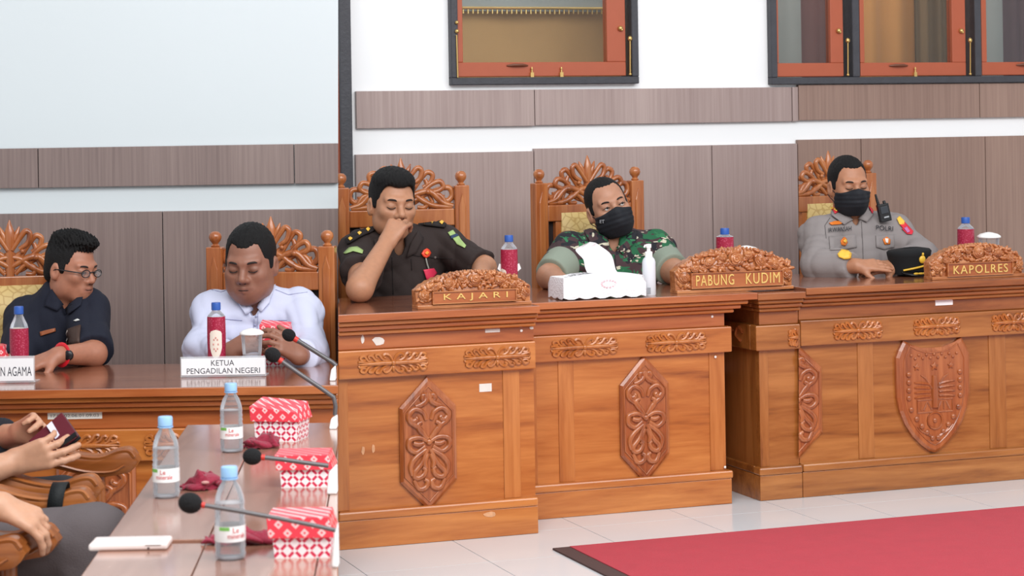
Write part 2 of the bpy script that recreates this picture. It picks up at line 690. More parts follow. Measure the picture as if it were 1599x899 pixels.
def window(name, px0, px1, zb, sashes, mullions):
    """frame lies in the opening; sashes: (px_left, px_right, glass_l, glass_r, has_handle)"""
    root = struct(place(MB().box(0, 0.001, 0, 0.001, 0, 0.001).build(name, FRAME_DARK), FB, 0, WV, 0))
    u0, u1 = px0, px1
    fw = 0.03
    mb = MB()
    mb.box(u0, u1, -0.035, 0.09, zb, zb + fw)
    mb.box(u0, u1, -0.035, 0.09, 2.75 - fw, 2.75)
    mb.box(u0, u0 + fw, -0.035, 0.09, zb + fw, 2.75 - fw)
    mb.box(u1 - fw, u1, -0.035, 0.09, zb + fw, 2.75 - fw)
    for a, b in mullions:
        mb.box(a, b, -0.03, 0.085, zb + fw, 2.75 - fw)
    old = root.data
    root.data = mb.mesh(name, FRAME_DARK)
    bpy.data.meshes.remove(old)
    md = root.modifiers.new('bevel', 'BEVEL')
    md.width = 0.003
    for (a, b, ga, gb, hnd, latches) in sashes:
        z0, z1 = zb + fw + 0.003, 2.75 - fw - 0.003
        rh = 0.058
        s = MB()
        s.box(a, b, -0.02, 0.025, z0, z0 + rh)
        s.box(a, b, -0.02, 0.025, z1 - rh, z1)
        s.box(a, ga, -0.02, 0.025, z0 + rh, z1 - rh)
        s.box(gb, b, -0.02, 0.025, z0 + rh, z1 - rh)
        so = s.build('sash', SASH, root, bevel=0.003)
        MB().box(ga, gb, 0.0, 0.005, z0 + rh, z1 - rh).build('pane', GLASSM, so)
        for hx in hnd:
            h = MB().tube([(hx - 0.045, -0.022, z0 + 0.044), (hx - 0.02, -0.034, z0 + 0.046), (hx + 0.02, -0.034, z0 + 0.046), (hx + 0.045, -0.022, z0 + 0.044)], [0.003, 0.006, 0.006, 0.003], 6)
            h.build('handle', BROWNMETAL, so, 60)
        for hx in latches:
            h = MB().box(hx - 0.007, hx + 0.007, -0.032, -0.02, z0 - 0.004, z0 + 0.016)
            h.lathe([(0.0035, 0), (0.0035, 0.02), (0.005, 0.022), (0.002, 0.03)], 8, (hx, -0.028, z0 + 0.008))
            h.build('bolt', BRASS, so)
        # knob and stay at the closing stile
        zk = z0 + 0.165
        h = MB().ball((b - 0.025, -0.026, zk + 0.03), 0.011)
        h.ball((b - 0.02, -0.03, zk + 0.024), 0.006)
        h.build('knob', BRASS, so, 60)
        st = MB().tube([(b + 0.014, -0.03, z0 + 0.005), (b + 0.014, -0.034, zk - 0.02)], 0.0032, 6)
        st.ball((b + 0.014, -0.034, zk - 0.012), (0.010, 0.008, 0.011))
        st.ball((b + 0.014, -0.03, z0 + 0.006), (0.007, 0.006, 0.006))
        st.build('stay', BRASS, root, 60)
    return root


U = lambda px: lx_w(px, 70, -0.02)
win1 = window('window_1', w1[0], w1[1], w1[2], [(U(711), U(977), U(723), U(948), [U(807), U(848)][:1], [U(829), U(875)])], [])
st = MB().tube([(w1[0] + 0.024, -0.04, w1[2] + 0.03), (w1[0] + 0.022, -0.04, w1[2] + 0.2)], 0.003, 6)
st.ball((w1[0] + 0.024, -0.04, w1[2] + 0.215), 0.009)
st.ball((w1[0] + 0.024, -0.04, w1[2] + 0.25), 0.008)
st.build('stay', BRASS, win1, 60)
win2 = window('window_2', w2[0], w2[1], w2[2],
              [(U(1209), U(1317), U(1216), U(1297), [], []),
               (U(1343), U(1508), U(1350), U(1487), [U(1402)], [U(1427)]),
               (U(1533), U(1690), U(1541), U(1668), [U(1600)], [])],
              [(U(1330), U(1341)), (U(1521), U(1531)), (U(1703), U(1716))])

# curtains and pelmet in the corridor behind the glass
def curtain(name, pa, pb, z0, z1, dv, m, amp, waves, label):
    a, b = lx_w(pa, 60, dv), lx_w(pb, 60, dv)
    n = max(12, int(waves * 8))
    mbc = MB()
    vs, fs = [], []
    for sd in (0, 0.004):
        for i in range(n + 1):
            t = i / n
            y = amp * math.sin(t * waves * 2 * math.pi) + 0.35 * amp * math.sin(t * waves * 4.7 + 1)
            vs.append((a + (b - a) * t, y + sd, z0))
            vs.append((a + (b - a) * t, y * 0.7 + sd, z1))
    N = 2 * (n + 1)
    for i in range(n):
        p = 2 * i
        fs.append((p, p + 2, p + 3, p + 1))
        fs.append((N + p, N + p + 1, N + p + 3, N + p + 2))
    mbc.add(vs, fs)
    o = mbc.build(name, m, None, 180)
    place(o, FB, 0, WV + dv, 0)
    return tag(o, label, 'curtain')


GOLDC = mat('curtain_gold', (196, 150, 96), 0.7, var=0.15, vscale=3, sheen=0.2, bump=0.1, bscale=200)
AMBER = mat('curtain_amber', (190, 128, 62), 0.7, var=0.1, vscale=3, sheen=0.2)
OLIVE = mat('curtain_olive', (112, 84, 50), 0.7, var=0.15, vscale=6)
GREYC = mat('curtain_grey', (150, 150, 146), 0.7, var=0.05)
MAROON = mat('curtain_maroon', (112, 68, 64), 0.7, var=0.1)
z17 = FB.P(830, 19, WV + .5).z
curtain('window_curtain', 640, 1010, 1.3, z17 + 0.06, 0.50, GOLDC, 0.010, 3, 'tan gold curtain behind the single window above the camouflaged man')
pel = MB().box(lx_w(600, 60, .42), lx_w(1040, 60, .42), 0, 0.05, z17, 2.8)
pl = tag(place(pel.build('pelmet', mat('pelmet_grey', (140, 142, 140), 0.6, var=0.05)), FB, 0, WV + .42, 0), 'grey pelmet with gold braid behind the single window', 'pelmet')
br = MB()
x0, x1 = lx_w(600, 60, .42), lx_w(1040, 60, .42)
br.tube([(x0, -0.004, z17 + 0.012), (x1, -0.004, z17 + 0.012)], 0.006, 6)
for i in range(60):
    xx = x0 + (x1 - x0) * i / 59
    br.tube([(xx, -0.004, z17 + 0.006), (xx, -0.004, z17 - 0.012)], 0.004, 5)
br.build('gold_braid', BRASS, pl, 60)
curtain('window_curtain', 1180, 1251, 1.3, 2.9, 0.40, GREYC, 0.004, 2, 'pale grey sheer curtain behind left casement of the wide window')
curtain('window_curtain', 1247, 1330, 1.3, 2.9, 0.48, MAROON, 0.012, 3, 'reddish brown curtain behind left casement of the wide window')
curtain('window_curtain', 1330, 1432, 1.3, 2.9, 0.46, AMBER, 0.014, 2.5, 'amber curtain behind middle casement of the wide window')
curtain('window_curtain', 1430, 1530, 1.3, 2.9, 0.42, OLIVE, 0.02, 5, 'olive brown gathered curtain behind middle casement of the wide window')
curtain('window_curtain', 1525, 1566, 1.3, 2.9, 0.38, GREYC, 0.004, 1, 'pale grey curtain strip behind right casement of the wide window')
curtain('window_curtain', 1564, 1640, 1.3, 2.9, 0.44, mat('curtain_plum', (92, 62, 68), 0.7, var=0.1), 0.012, 3, 'plum curtain behind right casement of the wide window')
cw = struct(place(MB().box(uL, uR, 0, 0.1, 0, 3.1).build('wall_corridor', mat('corridor_wall', (150, 150, 146), 0.7, var=0.04)), FB, 0, WV + 1.1, 0))
cut([cw], SEAM, 'right')

# ---- wall of the lower bay (behind the two court men)
UA = lambda px, v=WVA: FA.u(px, 300, v)
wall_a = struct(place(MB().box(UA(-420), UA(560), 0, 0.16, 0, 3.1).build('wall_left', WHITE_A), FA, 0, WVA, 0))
VA = WVA - 0.022
pa = []
for a, b in ((-420, -140), (-140, 253), (253, 560)):
    pa.append(clad(wall_a, UA(a, VA), UA(b, VA), 0.0, 1.2205, CLAD_A))
for a, b in ((-420, 60), (60, 460), (460, 560)):
    pa.append(clad(wall_a, UA(a, VA), UA(b, VA), 1.3125, 1.4555, CLAD_A, 'cladding_band'))
cut([wall_a] + pa, SEAM, 'left')

# ---- red carpet on the dais
c0 = onz(868, 861, ZF)
cu, cv = FB.uv(c0)
carp = place(MB().box(cu, 3.4, -2.5, -0.508, 0.0005, 0.006).build('carpet', mat('carpet_border_dark', (84, 62, 60), 0.9, var=0.1, vscale=40)), FB, 0, 0, ZF)
tag(carp, 'red carpet with dark edging on the white tiles', 'carpet')
CARP = mat('carpet_red', (184, 40, 60), 0.85, var=0.10, vscale=14, bump=0.3, bscale=350, sheen=0.1)
MB().box(cu + 0.055, 3.4, -2.5, -0.514, 0.006, 0.0085).build('pile', CARP, carp)

# ------------------------------------------------------------------ carved ornaments
HEXC = [[(.05, .08), (.35, .25), (.70, .36), (.76, .47), (.52, .56), (.22, .50), (.10, .38)],
        [(.10, .10), (.34, .22), (.42, .31), (.27, .35)],
        [(.76, .45), (.62, .37), (.46, .40), (.50, .44)],
        [(.0, .80), (.10, .68), (.30, .62), (.50, .60)],
        [(.05, .70), (.17, .78), (.24, .72), (.16, .68)],
        [(.08, .05), (.40, .11), (.74, .08), (.78, -.04), (.50, -.12), (.15, -.03)],
        [(.2, .02), (.4, .0), (.6, .03)],
        [(.05, -.08), (.30, -.30), (.58, -.44), (.52, -.52), (.28, -.50), (.15, -.41), (.26, -.36)],
        [(.10, -.08), (.50, -.20), (.72, -.33), (.66, -.48)],
        [(.60, -.55), (.42, -.69), (.16, -.68), (.07, -.59), (.20, -.55)],
        [(.05, -.15), (.18, -.28), (.12, -.38)]]


def carved_plaque(parent, xc, zc, hw, hh, y, px_cut=None):
    s = hh * 0.555
    poly = [(xc, zc - hh), (xc + hw, zc - s), (xc + hw, zc + s), (xc, zc + hh), (xc - hw, zc + s), (xc - hw, zc - s)]
    pq = MB().prism(poly, y - 0.016, y, inset=0.009).build('carved_plaque', CARVE, parent)
    k = 0.86
    mbf = MB()
    pts = [(xc + (x - xc) * k, y - 0.016, zc + (z - zc) * k) for x, z in poly]
    mbf.tube(pts, 0.0035, 6, closed=True)
    for sg in (-1, 1):
        for c in HEXC:
            p = cr([(xc + sg * a * hw * 0.92, y - 0.0165, zc + b * hh * 0.95) for a, b in c], 5)
            m = len(p)
            mbf.tube(p, [0.0092 * (0.55 + 0.6 * math.sin(math.pi * (0.15 + 0.75 * i / m))) for i in range(m)], 6, flat=0.9, axis=(0, 1, 0))
    mbf.ball((xc, y - 0.018, zc + .03 * hh), (0.011, 0.008, 0.011))
    sc = mbf.build('scrollwork', CARVE, pq, 70)
    return [pq, sc]


def frieze_ornament(parent, xc, zc, hw, hh, y):
    mbf = MB()
    for sg in (-1, 1):
        X = lambda a: xc + sg * a * hw
        Zz = lambda b: zc + b * hh
        mbf.tube([(X(0), y, Zz(0)), (X(.35), y - .003, Zz(.02)), (X(.7), y - .003, Zz(.0)), (X(1), y, Zz(0))], [0.007, 0.0085, 0.006, 0.0015], 6)
        for vs in (-1, 1):
            for c, r in (([(0.0, 0.1), (.10, .75), (.22, .95), (.28, .7), (.22, .55)], .0045),
                         ([(.12, .1), (.3, .45), (.40, .95), (.50, .9), (.46, .62)], .0045),
                         ([(.3, .08), (.5, .4), (.60, .85), (.70, .8), (.66, .5)], .0045),
                         ([(.5, .05), (.7, .3), (.82, .85), (.93, .7), (.88, .4), (.78, .45)], .0045),
                         ([(.6, .02), (.8, .2), (.96, .3), (.98, .12)], .004)):
                p = cr([(X(a), y - .001, Zz(vs * b)) for a, b in c], 4)
                mbf.tube(p, [r * (0.7 + 0.5 * math.sin(math.pi * i / len(p))) for i in range(len(p))], 5)
    mbf.ball((xc, y - 0.004, zc), (0.009, 0.007, 0.009))
    mbf.ball((xc, y - 0.002, zc - hh * .6), (0.006, 0.006, 0.012))
    return mbf.build('carved_ornament', TEAKV, parent, 70)


# ------------------------------------------------------------------ the long carved desks
SCREW = mat('screw_plug_white', (230, 226, 220), 0.5, var=0.03)
PAPER = mat('paper_scrap', (222, 214, 206), 0.8, var=0.08, vscale=60)


def desk(label, fr, uo, vo, z0, x0, x1, H, stiles, ornaments, depth=0.57, top_over=(0.0, 0.0), ends=(False, False), mats=None):
    TEAK, TEAKV, TEAKR = mats or (MATS['teak_horizontal'], MATS['teak_vertical'], MATS['teak_reddish'])
    root = thing('carved_desk', label, 'desk', fr.W(uo, vo, z0), fr.th)
    k = H / 0.741
    zt = H
    MB().box(x0 - top_over[0], x1 + top_over[1], -0.062, depth, zt - 0.024 * k, zt).build('tabletop', TOPW, root, bevel=0.004)
    L0, R0 = x0 - top_over[0], x1 + top_over[1]
    def strip(name, a, b, yf, za, zb, m, bev=0.003, ea=0.0, eb=0.0):
        mb = MB().box(a, b, yf, 0.03, zt - zb * k, zt - za * k)
        if ends[0]:
            mb.box(a, x0 + .024, .0301, depth - .02, zt - zb * k, zt - za * k)
        if ends[1]:
            mb.box(x1 - .024, b, .0301, depth - .02, zt - zb * k, zt - za * k)
        return mb.build(name, m, root, bevel=bev)
    s0 = top_over[0] > 0
    s1 = top_over[1] > 0
    def ex(f):
        return (L0 + (top_over[0]) * f if s0 else x0), (R0 - top_over[1] * f if s1 else x1)
    a, b = ex(0.0)
    # tabletop edge band in front of the dark top
    MB().box(a, b, -0.0655, -0.0615, zt - 0.024 * k, zt - 0.001).build('edge_band', TEAKR, root, bevel=0.0015)
    a, b = ex(0.28)
    strip('moulding', a, b, -0.050, 0.0245, 0.040, TEAK, 0.005)
    a, b = ex(0.5)
    strip('moulding', a, b, -0.038, 0.0405, 0.056, TEAKR, 0.005)
    a, b = ex(0.72)
    strip('moulding', a, b, -0.026, 0.0565, 0.070, TEAK, 0.005)
    strip('fascia', x0, x1, -0.005, 0.0705, 0.118, TEAKR)
    fe0, fe1 = (0.02 if ends[0] else 0), (0.02 if ends[1] else 0)
    strip('frieze', x0 - fe0, x1 + fe1, -0.020, 0.1185, 0.208, TEAK, 0.004)
    zpl = 0.118 * k
    zp0, zp1 = zpl, zt - 0.208 * k
    MB().box(x0, x1, 0.004, 0.028, zp0, zp1).build('body_panel', TEAK, root)
    for xa in (x0 + .0005, x1 - .0225):
        MB().box(xa, xa + .022, .0285, depth - .03, .001, zt - .025 * k).build('side_panel', TEAKV, root)
    for sa, sb in stiles:
        MB().box(sa, sb, 0.0005, 0.0038, zp0, zp1).build('stile', TEAKV, root, bevel=0.0015)
    MB().box(x0 - fe0 * .8, x1 + fe1 * .8, -0.024, 0.03, zpl - 0.028 * k, zpl).build('moulding', TEAK, root, bevel=0.006)
    MB().box(x0 - fe0 * .6, x1 + fe1 * .6, -0.018, 0.03, 0.0005, zpl - 0.0285 * k).build('plinth', TEAK, root, bevel=0.002)
    for e_, xa, xb in ((ends[0], x0 - .012, x0), (ends[1], x1, x1 + .012)):
        if e_:
            MB().box(xa, xb, .0305, depth - .02, 0.0005, zpl - .0285 * k).build('plinth', TEAK, root)
            MB().box(xa, xb, .0305, depth - .02, zpl - .028 * k, zpl).build('moulding', TEAK, root, bevel=.004)
    zc = zt - 0.163 * k
    for xc, hw in ornaments:
        frieze_ornament(root, xc, zc, hw, 0.030 * k, -0.021)
    return root


# desk of the man in brown
uB0 = FB.u(SEAM, 700, VBF)
uB1 = FB.u(835, 650, VBF)
XB = lambda px, py=700: FB.u(px, py, VBF)
HB = ZB - ZF
deskB = desk('carved teak desk behind the KAJARI nameplate, with hexagonal plaque', FB, 0, VBF, ZF, uB0 - 0.3, uB1, HB,
             [(uB0 - 0.3, XB(545)), (XB(787), XB(813))], [(XB(611, 565), 0.115), (XB(773, 555), 0.113)])
carved_plaque(deskB, XB(668), FB.P(668, 692, VBF).z - ZF, 0.094, 0.213, 0.004)
def scrap(parent, fr, vo, z0, px, py, w, h, yf, name='paper_scrap', m=PAPER, irregular=True):
    p = fr.P(px, py, vo + yf)
    x, z = (p - fr.O).dot(fr.U), p.z - z0
    n = 9
    rr = random.Random(int(px))
    if irregular:
        poly = [(x + w / 2 * math.cos(t) * (0.75 + .35 * rr.random()), z + h / 2 * math.sin(t) * (0.75 + .35 * rr.random())) for t in [2 * math.pi * i / n for i in range(n)]]
    else:
        poly = [(x - w / 2, z - h / 2), (x + w / 2, z - h / 2), (x + w / 2, z + h / 2), (x - w / 2, z + h / 2)]
    return MB().prism(poly, yf - 0.0012, yf + 0.0002).build(name, m, parent)


for px, py, w, h, yf, irr in ((591, 532, .042, .030, -.005, True), (566, 530, .012, .028, -.005, True), (769, 516, .05, .011, -.005, False), (758, 605, .042, .026, .004, False), (830, 512, .016, .009, -.005, True)):
    scrap(deskB, FB, VBF, ZF, px, py, w, h, yf, irregular=irr)
for px, py, w, h in ((567, 703, .012, .028), (583, 700, .010, .03), (765, 803, .05, .018)):
    scrap(deskB, FB, VBF, ZF, px, py, w, h, .004 if py < 790 else -.018, 'scuff_mark', mat('scuffed_varnish', (206, 152, 112), 0.7, var=0.3, vscale=90))


def screw(parent, fr, vo, z0, px, py, yf):
    p = fr.P(px, py, vo + yf)
    o = MB().lathe([(0.0045, 0), (0.0045, -0.0015), (0.002, -0.0025)], 10, ((p - fr.O).dot(fr.U), yf, p.z - z0), 'y').build('screw_plug', SCREW, parent)
    return o


screw(deskB, FB, VBF, ZF, 814, 516, -.005)
cut(tree(deskB), SEAM, 'right')

# desk of the man in camouflage
XC = lambda px, py=600: FB.u(px, py, 0.0)
uC1 = XC(1132)
gapmid = XC(1170, 465)
deskC = desk('carved teak desk behind the PABUNG KUDIM nameplate, with hexagonal plaque', FB, 0, 0, ZF, uB1 + 0.004, uC1, ZC - ZF,
             [(uB1 + .004, XC(838)), (XC(872), XC(896)), (XC(1108), uC1)], [(XC(909, 540), 0.122), (XC(1052, 532), 0.113)], top_over=(0, gapmid - uC1), ends=(False, True))
carved_plaque(deskC, XC(1005), FB.P(1005, 654, 0).z - ZF, 0.090, 0.218, 0.004)
screw(deskC, FB, 0, ZF, 1112, 494, -.005)
screw(deskC, FB, 0, ZF, 1117, 557, -.004)
screw(deskC, FB, 0, ZF, 1132, 729, -.004)

# pedestal beside the gap and the long desk of the police officer
uD0 = XC(1186)
uD1 = XC(1247)
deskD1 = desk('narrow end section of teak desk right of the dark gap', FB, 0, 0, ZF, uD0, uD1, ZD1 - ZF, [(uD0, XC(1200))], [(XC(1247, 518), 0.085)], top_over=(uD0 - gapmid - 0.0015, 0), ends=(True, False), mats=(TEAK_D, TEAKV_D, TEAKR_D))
MB().box(uC1 + .001, uD0 - .001, .50, .52, .001, ZD1 - ZF - .03).build('closing_board', TEAK_D, deskD1)  # board added behind the desk gap to keep light out of it
sp = MB()
for i in range(5):
    p = cr([(uD0 - 0.021, 0.08 + .08 * i, .58), (uD0 - 0.024, 0.11 + .08 * i, .60), (uD0 - 0.024, 0.13 + .08 * i, .57), (uD0 - 0.022, 0.10 + .08 * i, .55)], 4)
    sp.tube(p, 0.006, 5)
sp.build('side_carving', CARVE, deskD1, 60)
uD2 = XC(1800)
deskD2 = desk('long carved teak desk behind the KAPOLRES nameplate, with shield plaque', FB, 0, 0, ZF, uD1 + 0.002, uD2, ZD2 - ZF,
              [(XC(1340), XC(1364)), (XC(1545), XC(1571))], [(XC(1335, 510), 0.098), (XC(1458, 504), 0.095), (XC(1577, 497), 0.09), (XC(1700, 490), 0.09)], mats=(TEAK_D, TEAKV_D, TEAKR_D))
hx = carved_plaque(deskD2, XC(1243), FB.P(1243, 626, 0).z - ZF, 0.098, 0.205, 0.004)
cut(hx + tree([c for c in deskD1.children if c.name.startswith('carved_ornament')][0]), 1247, 'right')
for c in [c for c in deskD1.children if c.name.startswith('carved_ornament')]:
    bpy.data.objects.remove(c)
co = frieze_ornament(deskD1, XC(1247, 518), ZD1 - ZF - .163, 0.05, 0.03, -0.021)
cut([co], 1246.5, 'left')
cut(hx, 1247.2, 'right')


def shield_plaque(parent, px0, px1, py0, py1):
    a, b = XC(px0), XC(px1)
    xc, w = (a + b) / 2, (b - a) / 2
    z1 = FB.P((px0 + px1) / 2, py0, 0).z - ZF
    z0 = FB.P((px0 + px1) / 2, py1, 0).z - ZF
    h = z1 - z0
    half = [(0, 0), (.15, .022), (.35, .075), (.58, .155), (.78, .26), (.92, .38), (.99, .50), (1, .62), (1, .85), (.93, .91), (.82, .98), (.80, 1.0), (.6, .96), (.3, .925), (0, .92)]
    poly = [(xc + x * w, z0 + z * h) for x, z in half] + [(xc - x * w, z0 + z * h) for x, z in half[-2:0:-1]]
    sh = MB().prism(poly, -0.016, 0.004, inset=0.010).build('shield_plaque', CARVE, parent)
    m2 = MB()
    y = -0.017
    inner = [(xc + x * w * .82, y + .001, z0 + h * .07 + z * h * .88) for x, z in half] + [(xc - x * w * .82, y + .001, z0 + h * .07 + z * h * .88) for x, z in half[-2:0:-1]]
    m2.tube(inner, 0.0028, 5, closed=True)
    pt = lambda a_, b_: (xc + a_ * w, y, z0 + b_ * h)
    def star(cx, cz, r):
        poly = []
        for i in range(10):
            q = r if i % 2 == 0 else r * .45
            t = math.pi / 2 + i * math.pi / 5
            poly.append((xc + cx * w + q * math.cos(t), z0 + cz * h + q * math.sin(t)))
        m2.prism(poly, y - .004, y + .002, 0.001)
    star(0, .76, .017)
    star(-.48, .76, .014)
    star(.45, .76, .014)
    for i in range(13):
        t = -0.62 + 1.24 * i / 12
        m2.ball(pt(t, .865 - .03 * (i % 2)), (.006, .005, .006), 7, 5)
    m2.tube([pt(0, .40), pt(0, .55), pt(0, .68)], [.012, .013, .009], 8)
    for s_ in (-1, 1):
        for q in range(4):
            m2.tube([pt(s_ * .12, .50 + .035 * q), pt(s_ * .35, .50 + .04 * q), pt(s_ * .55, .49 + .045 * q)], [.004, .0055, .003], 5)
        m2.tube([pt(s_ * .05, .56), pt(s_ * .25, .66), pt(s_ * .38, .69)], [.004, .004, .002], 5)
    # banner with carved strokes
    m2.tube([pt(-.48, .36), pt(.48, .36), pt(.48, .47), pt(-.48, .47)], .003, 5, closed=True)
    for q, sl in ((-.38, 0), (-.26, .1), (-.14, -.1), (.12, .1), (.24, 0), (.36, -.1)):
        m2.tube([pt(q - sl * .5, .38), pt(q + sl * .5, .45)], .003, 5)
    m2.tube([(xc + .2 * w * math.cos(t), y, z0 + .285 * h + .2 * w * math.sin(t)) for t in [2 * math.pi * i / 14 for i in range(14)]], .0045, 6, closed=True)
    m2.ball(pt(0, .285), (.009, .005, .009))
    for s_ in (-1, 1):
        for i in range(9):
            t = i / 8
            a_, b_ = .70 - .62 * max(0, t - .45) / .55, .70 - .55 * t
            m2.ball(pt(s_ * a_, b_ if t < .45 else .70 - .55 * .45 - .32 * ((t - .45) / .55) ** .7), (.0105, .008, .0115), 7, 5)
    for s_ in (-1, 1):
        for q in range(3):
            m2.tube([pt(s_ * .05, .14), pt(s_ * (.18 + .1 * q), .16 + .02 * q), pt(s_ * (.25 + .12 * q), .20 + .02 * q)], [.004, .004, .002], 5)
    m2.build('emblem_relief', CARVE, sh, 60)


shield_plaque(deskD2, 1398, 1512, 528, 706)
scrap(deskD2, FB, 0, ZF, 1474, 471.5, .072, .022, -.005, 'white_sticker', mat('sticker_white', (244, 244, 244), 0.5, var=0.01), False)

# desk of the two men in the lower bay
XA = lambda px, py=700: FA.u(px, py, 0)
deskA = desk('carved teak desk of the lower bay with white paper nameplates', FA, 0, 0, 0.0, XA(-420), XA(560), ZA,
             [(XA(-60), XA(-20)), (XA(248), XA(272)), (XA(480), XA(505))], [(XA(125, 685), 0.12), (XA(286, 685), 0.11), (XA(430, 685), 0.11), (XA(-40, 685), 0.11)])
carved_plaque(deskA, XA(150), FA.P(150, 800, 0).z, 0.115, 0.235, 0.004)
stk = scrap(deskA, FA, 0, 0, 117, 648.5, .158, .020, -.005, 'inventory_sticker', mat('sticker_cream', (236, 234, 226), 0.6, var=0.02), False)
bx = [v.co for v in stk.data.vertices]
sx0, sx1 = min(v.x for v in bx), max(v.x for v in bx)
sz0, sz1 = min(v.z for v in bx), max(v.z for v in bx)
lettering('17.01.02.06.01.09.03', 'sticker_print', mat('ink_grey', (120, 124, 120), 0.8), stk,
          lambda s, t: (sx0 + (sx1 - sx0) * (.06 + .88 * s), -0.0068, sz0 + (sz1 - sz0) * (.28 + .44 * t)))
cut(tree(deskA), SEAM, 'left')

# ------------------------------------------------------------------ carved high-back chairs
CRESTC = [([(.0, .42), (.06, .58), (.14, .76), (.19, .88)], (.012, .013, .010, .002)),
          ([(.04, .46), (.20, .68), (.31, .80), (.39, .74), (.34, .58), (.18, .48)], .0085),
          ([(.22, .34), (.38, .58), (.50, .71), (.61, .66), (.57, .52), (.42, .42)], .0085),
          ([(.36, .30), (.58, .48), (.74, .53), (.80, .42), (.68, .34), (.50, .33)], .0085),
          ([(.42, .25), (.70, .37), (.92, .40), (.99, .26), (.90, .15), (.80, .19), (.81, .27)], .0095),
          ([(.0, .15), (.30, .30), (.55, .33), (.78, .12), (.99, .05)], .0105),
          ([(.0, .05), (.25, .13), (.44, .30), (.50, .46), (.46, .58)], .009),
          ([(.10, .03), (.30, .20), (.48, .13), (.44, .03), (.30, .04)], .008),
          ([(.50, .32), (.60, .14), (.56, .03), (.68, .02), (.70, .12)], .0075),
          ([(.0, .34), (.20, .30), (.40, .16), (.62, .06), (.97, .03)], .0095),
          ([(.0, .26), (.14, .36), (.26, .44), (.30, .54)], .0085),
          ([(.60, .30), (.74, .26), (.84, .10), (.78, .02)], .0075)]
GOLDFAB = bpy.data.materials.new('gold_brocade')
GOLDFAB.use_nodes = True
_nt = GOLDFAB.node_tree
_b = _nt.nodes['Principled BSDF']
_tc = _nt.nodes.new('ShaderNodeTexCoord')
_wv = _nt.nodes.new('ShaderNodeTexVoronoi')
_wv.feature = 'DISTANCE_TO_EDGE'
_wv.inputs['Scale'].default_value = 34
_nt.links.new(_tc.outputs['Object'], _wv.inputs['Vector'])
_rp = _nt.nodes.new('ShaderNodeValToRGB')
_rp.color_ramp.elements[0].color = lin((186, 150, 84))
_rp.color_ramp.elements[0].position = 0.02
_rp.color_ramp.elements[1].color = lin((212, 182, 116))
_rp.color_ramp.elements[1].position = 0.12
_nt.links.new(_wv.outputs['Distance'], _rp.inputs['Fac'])
_nt.links.new(_rp.outputs[0], _b.inputs['Base Color'])
_b.inputs['Roughness'].default_value = 0.45


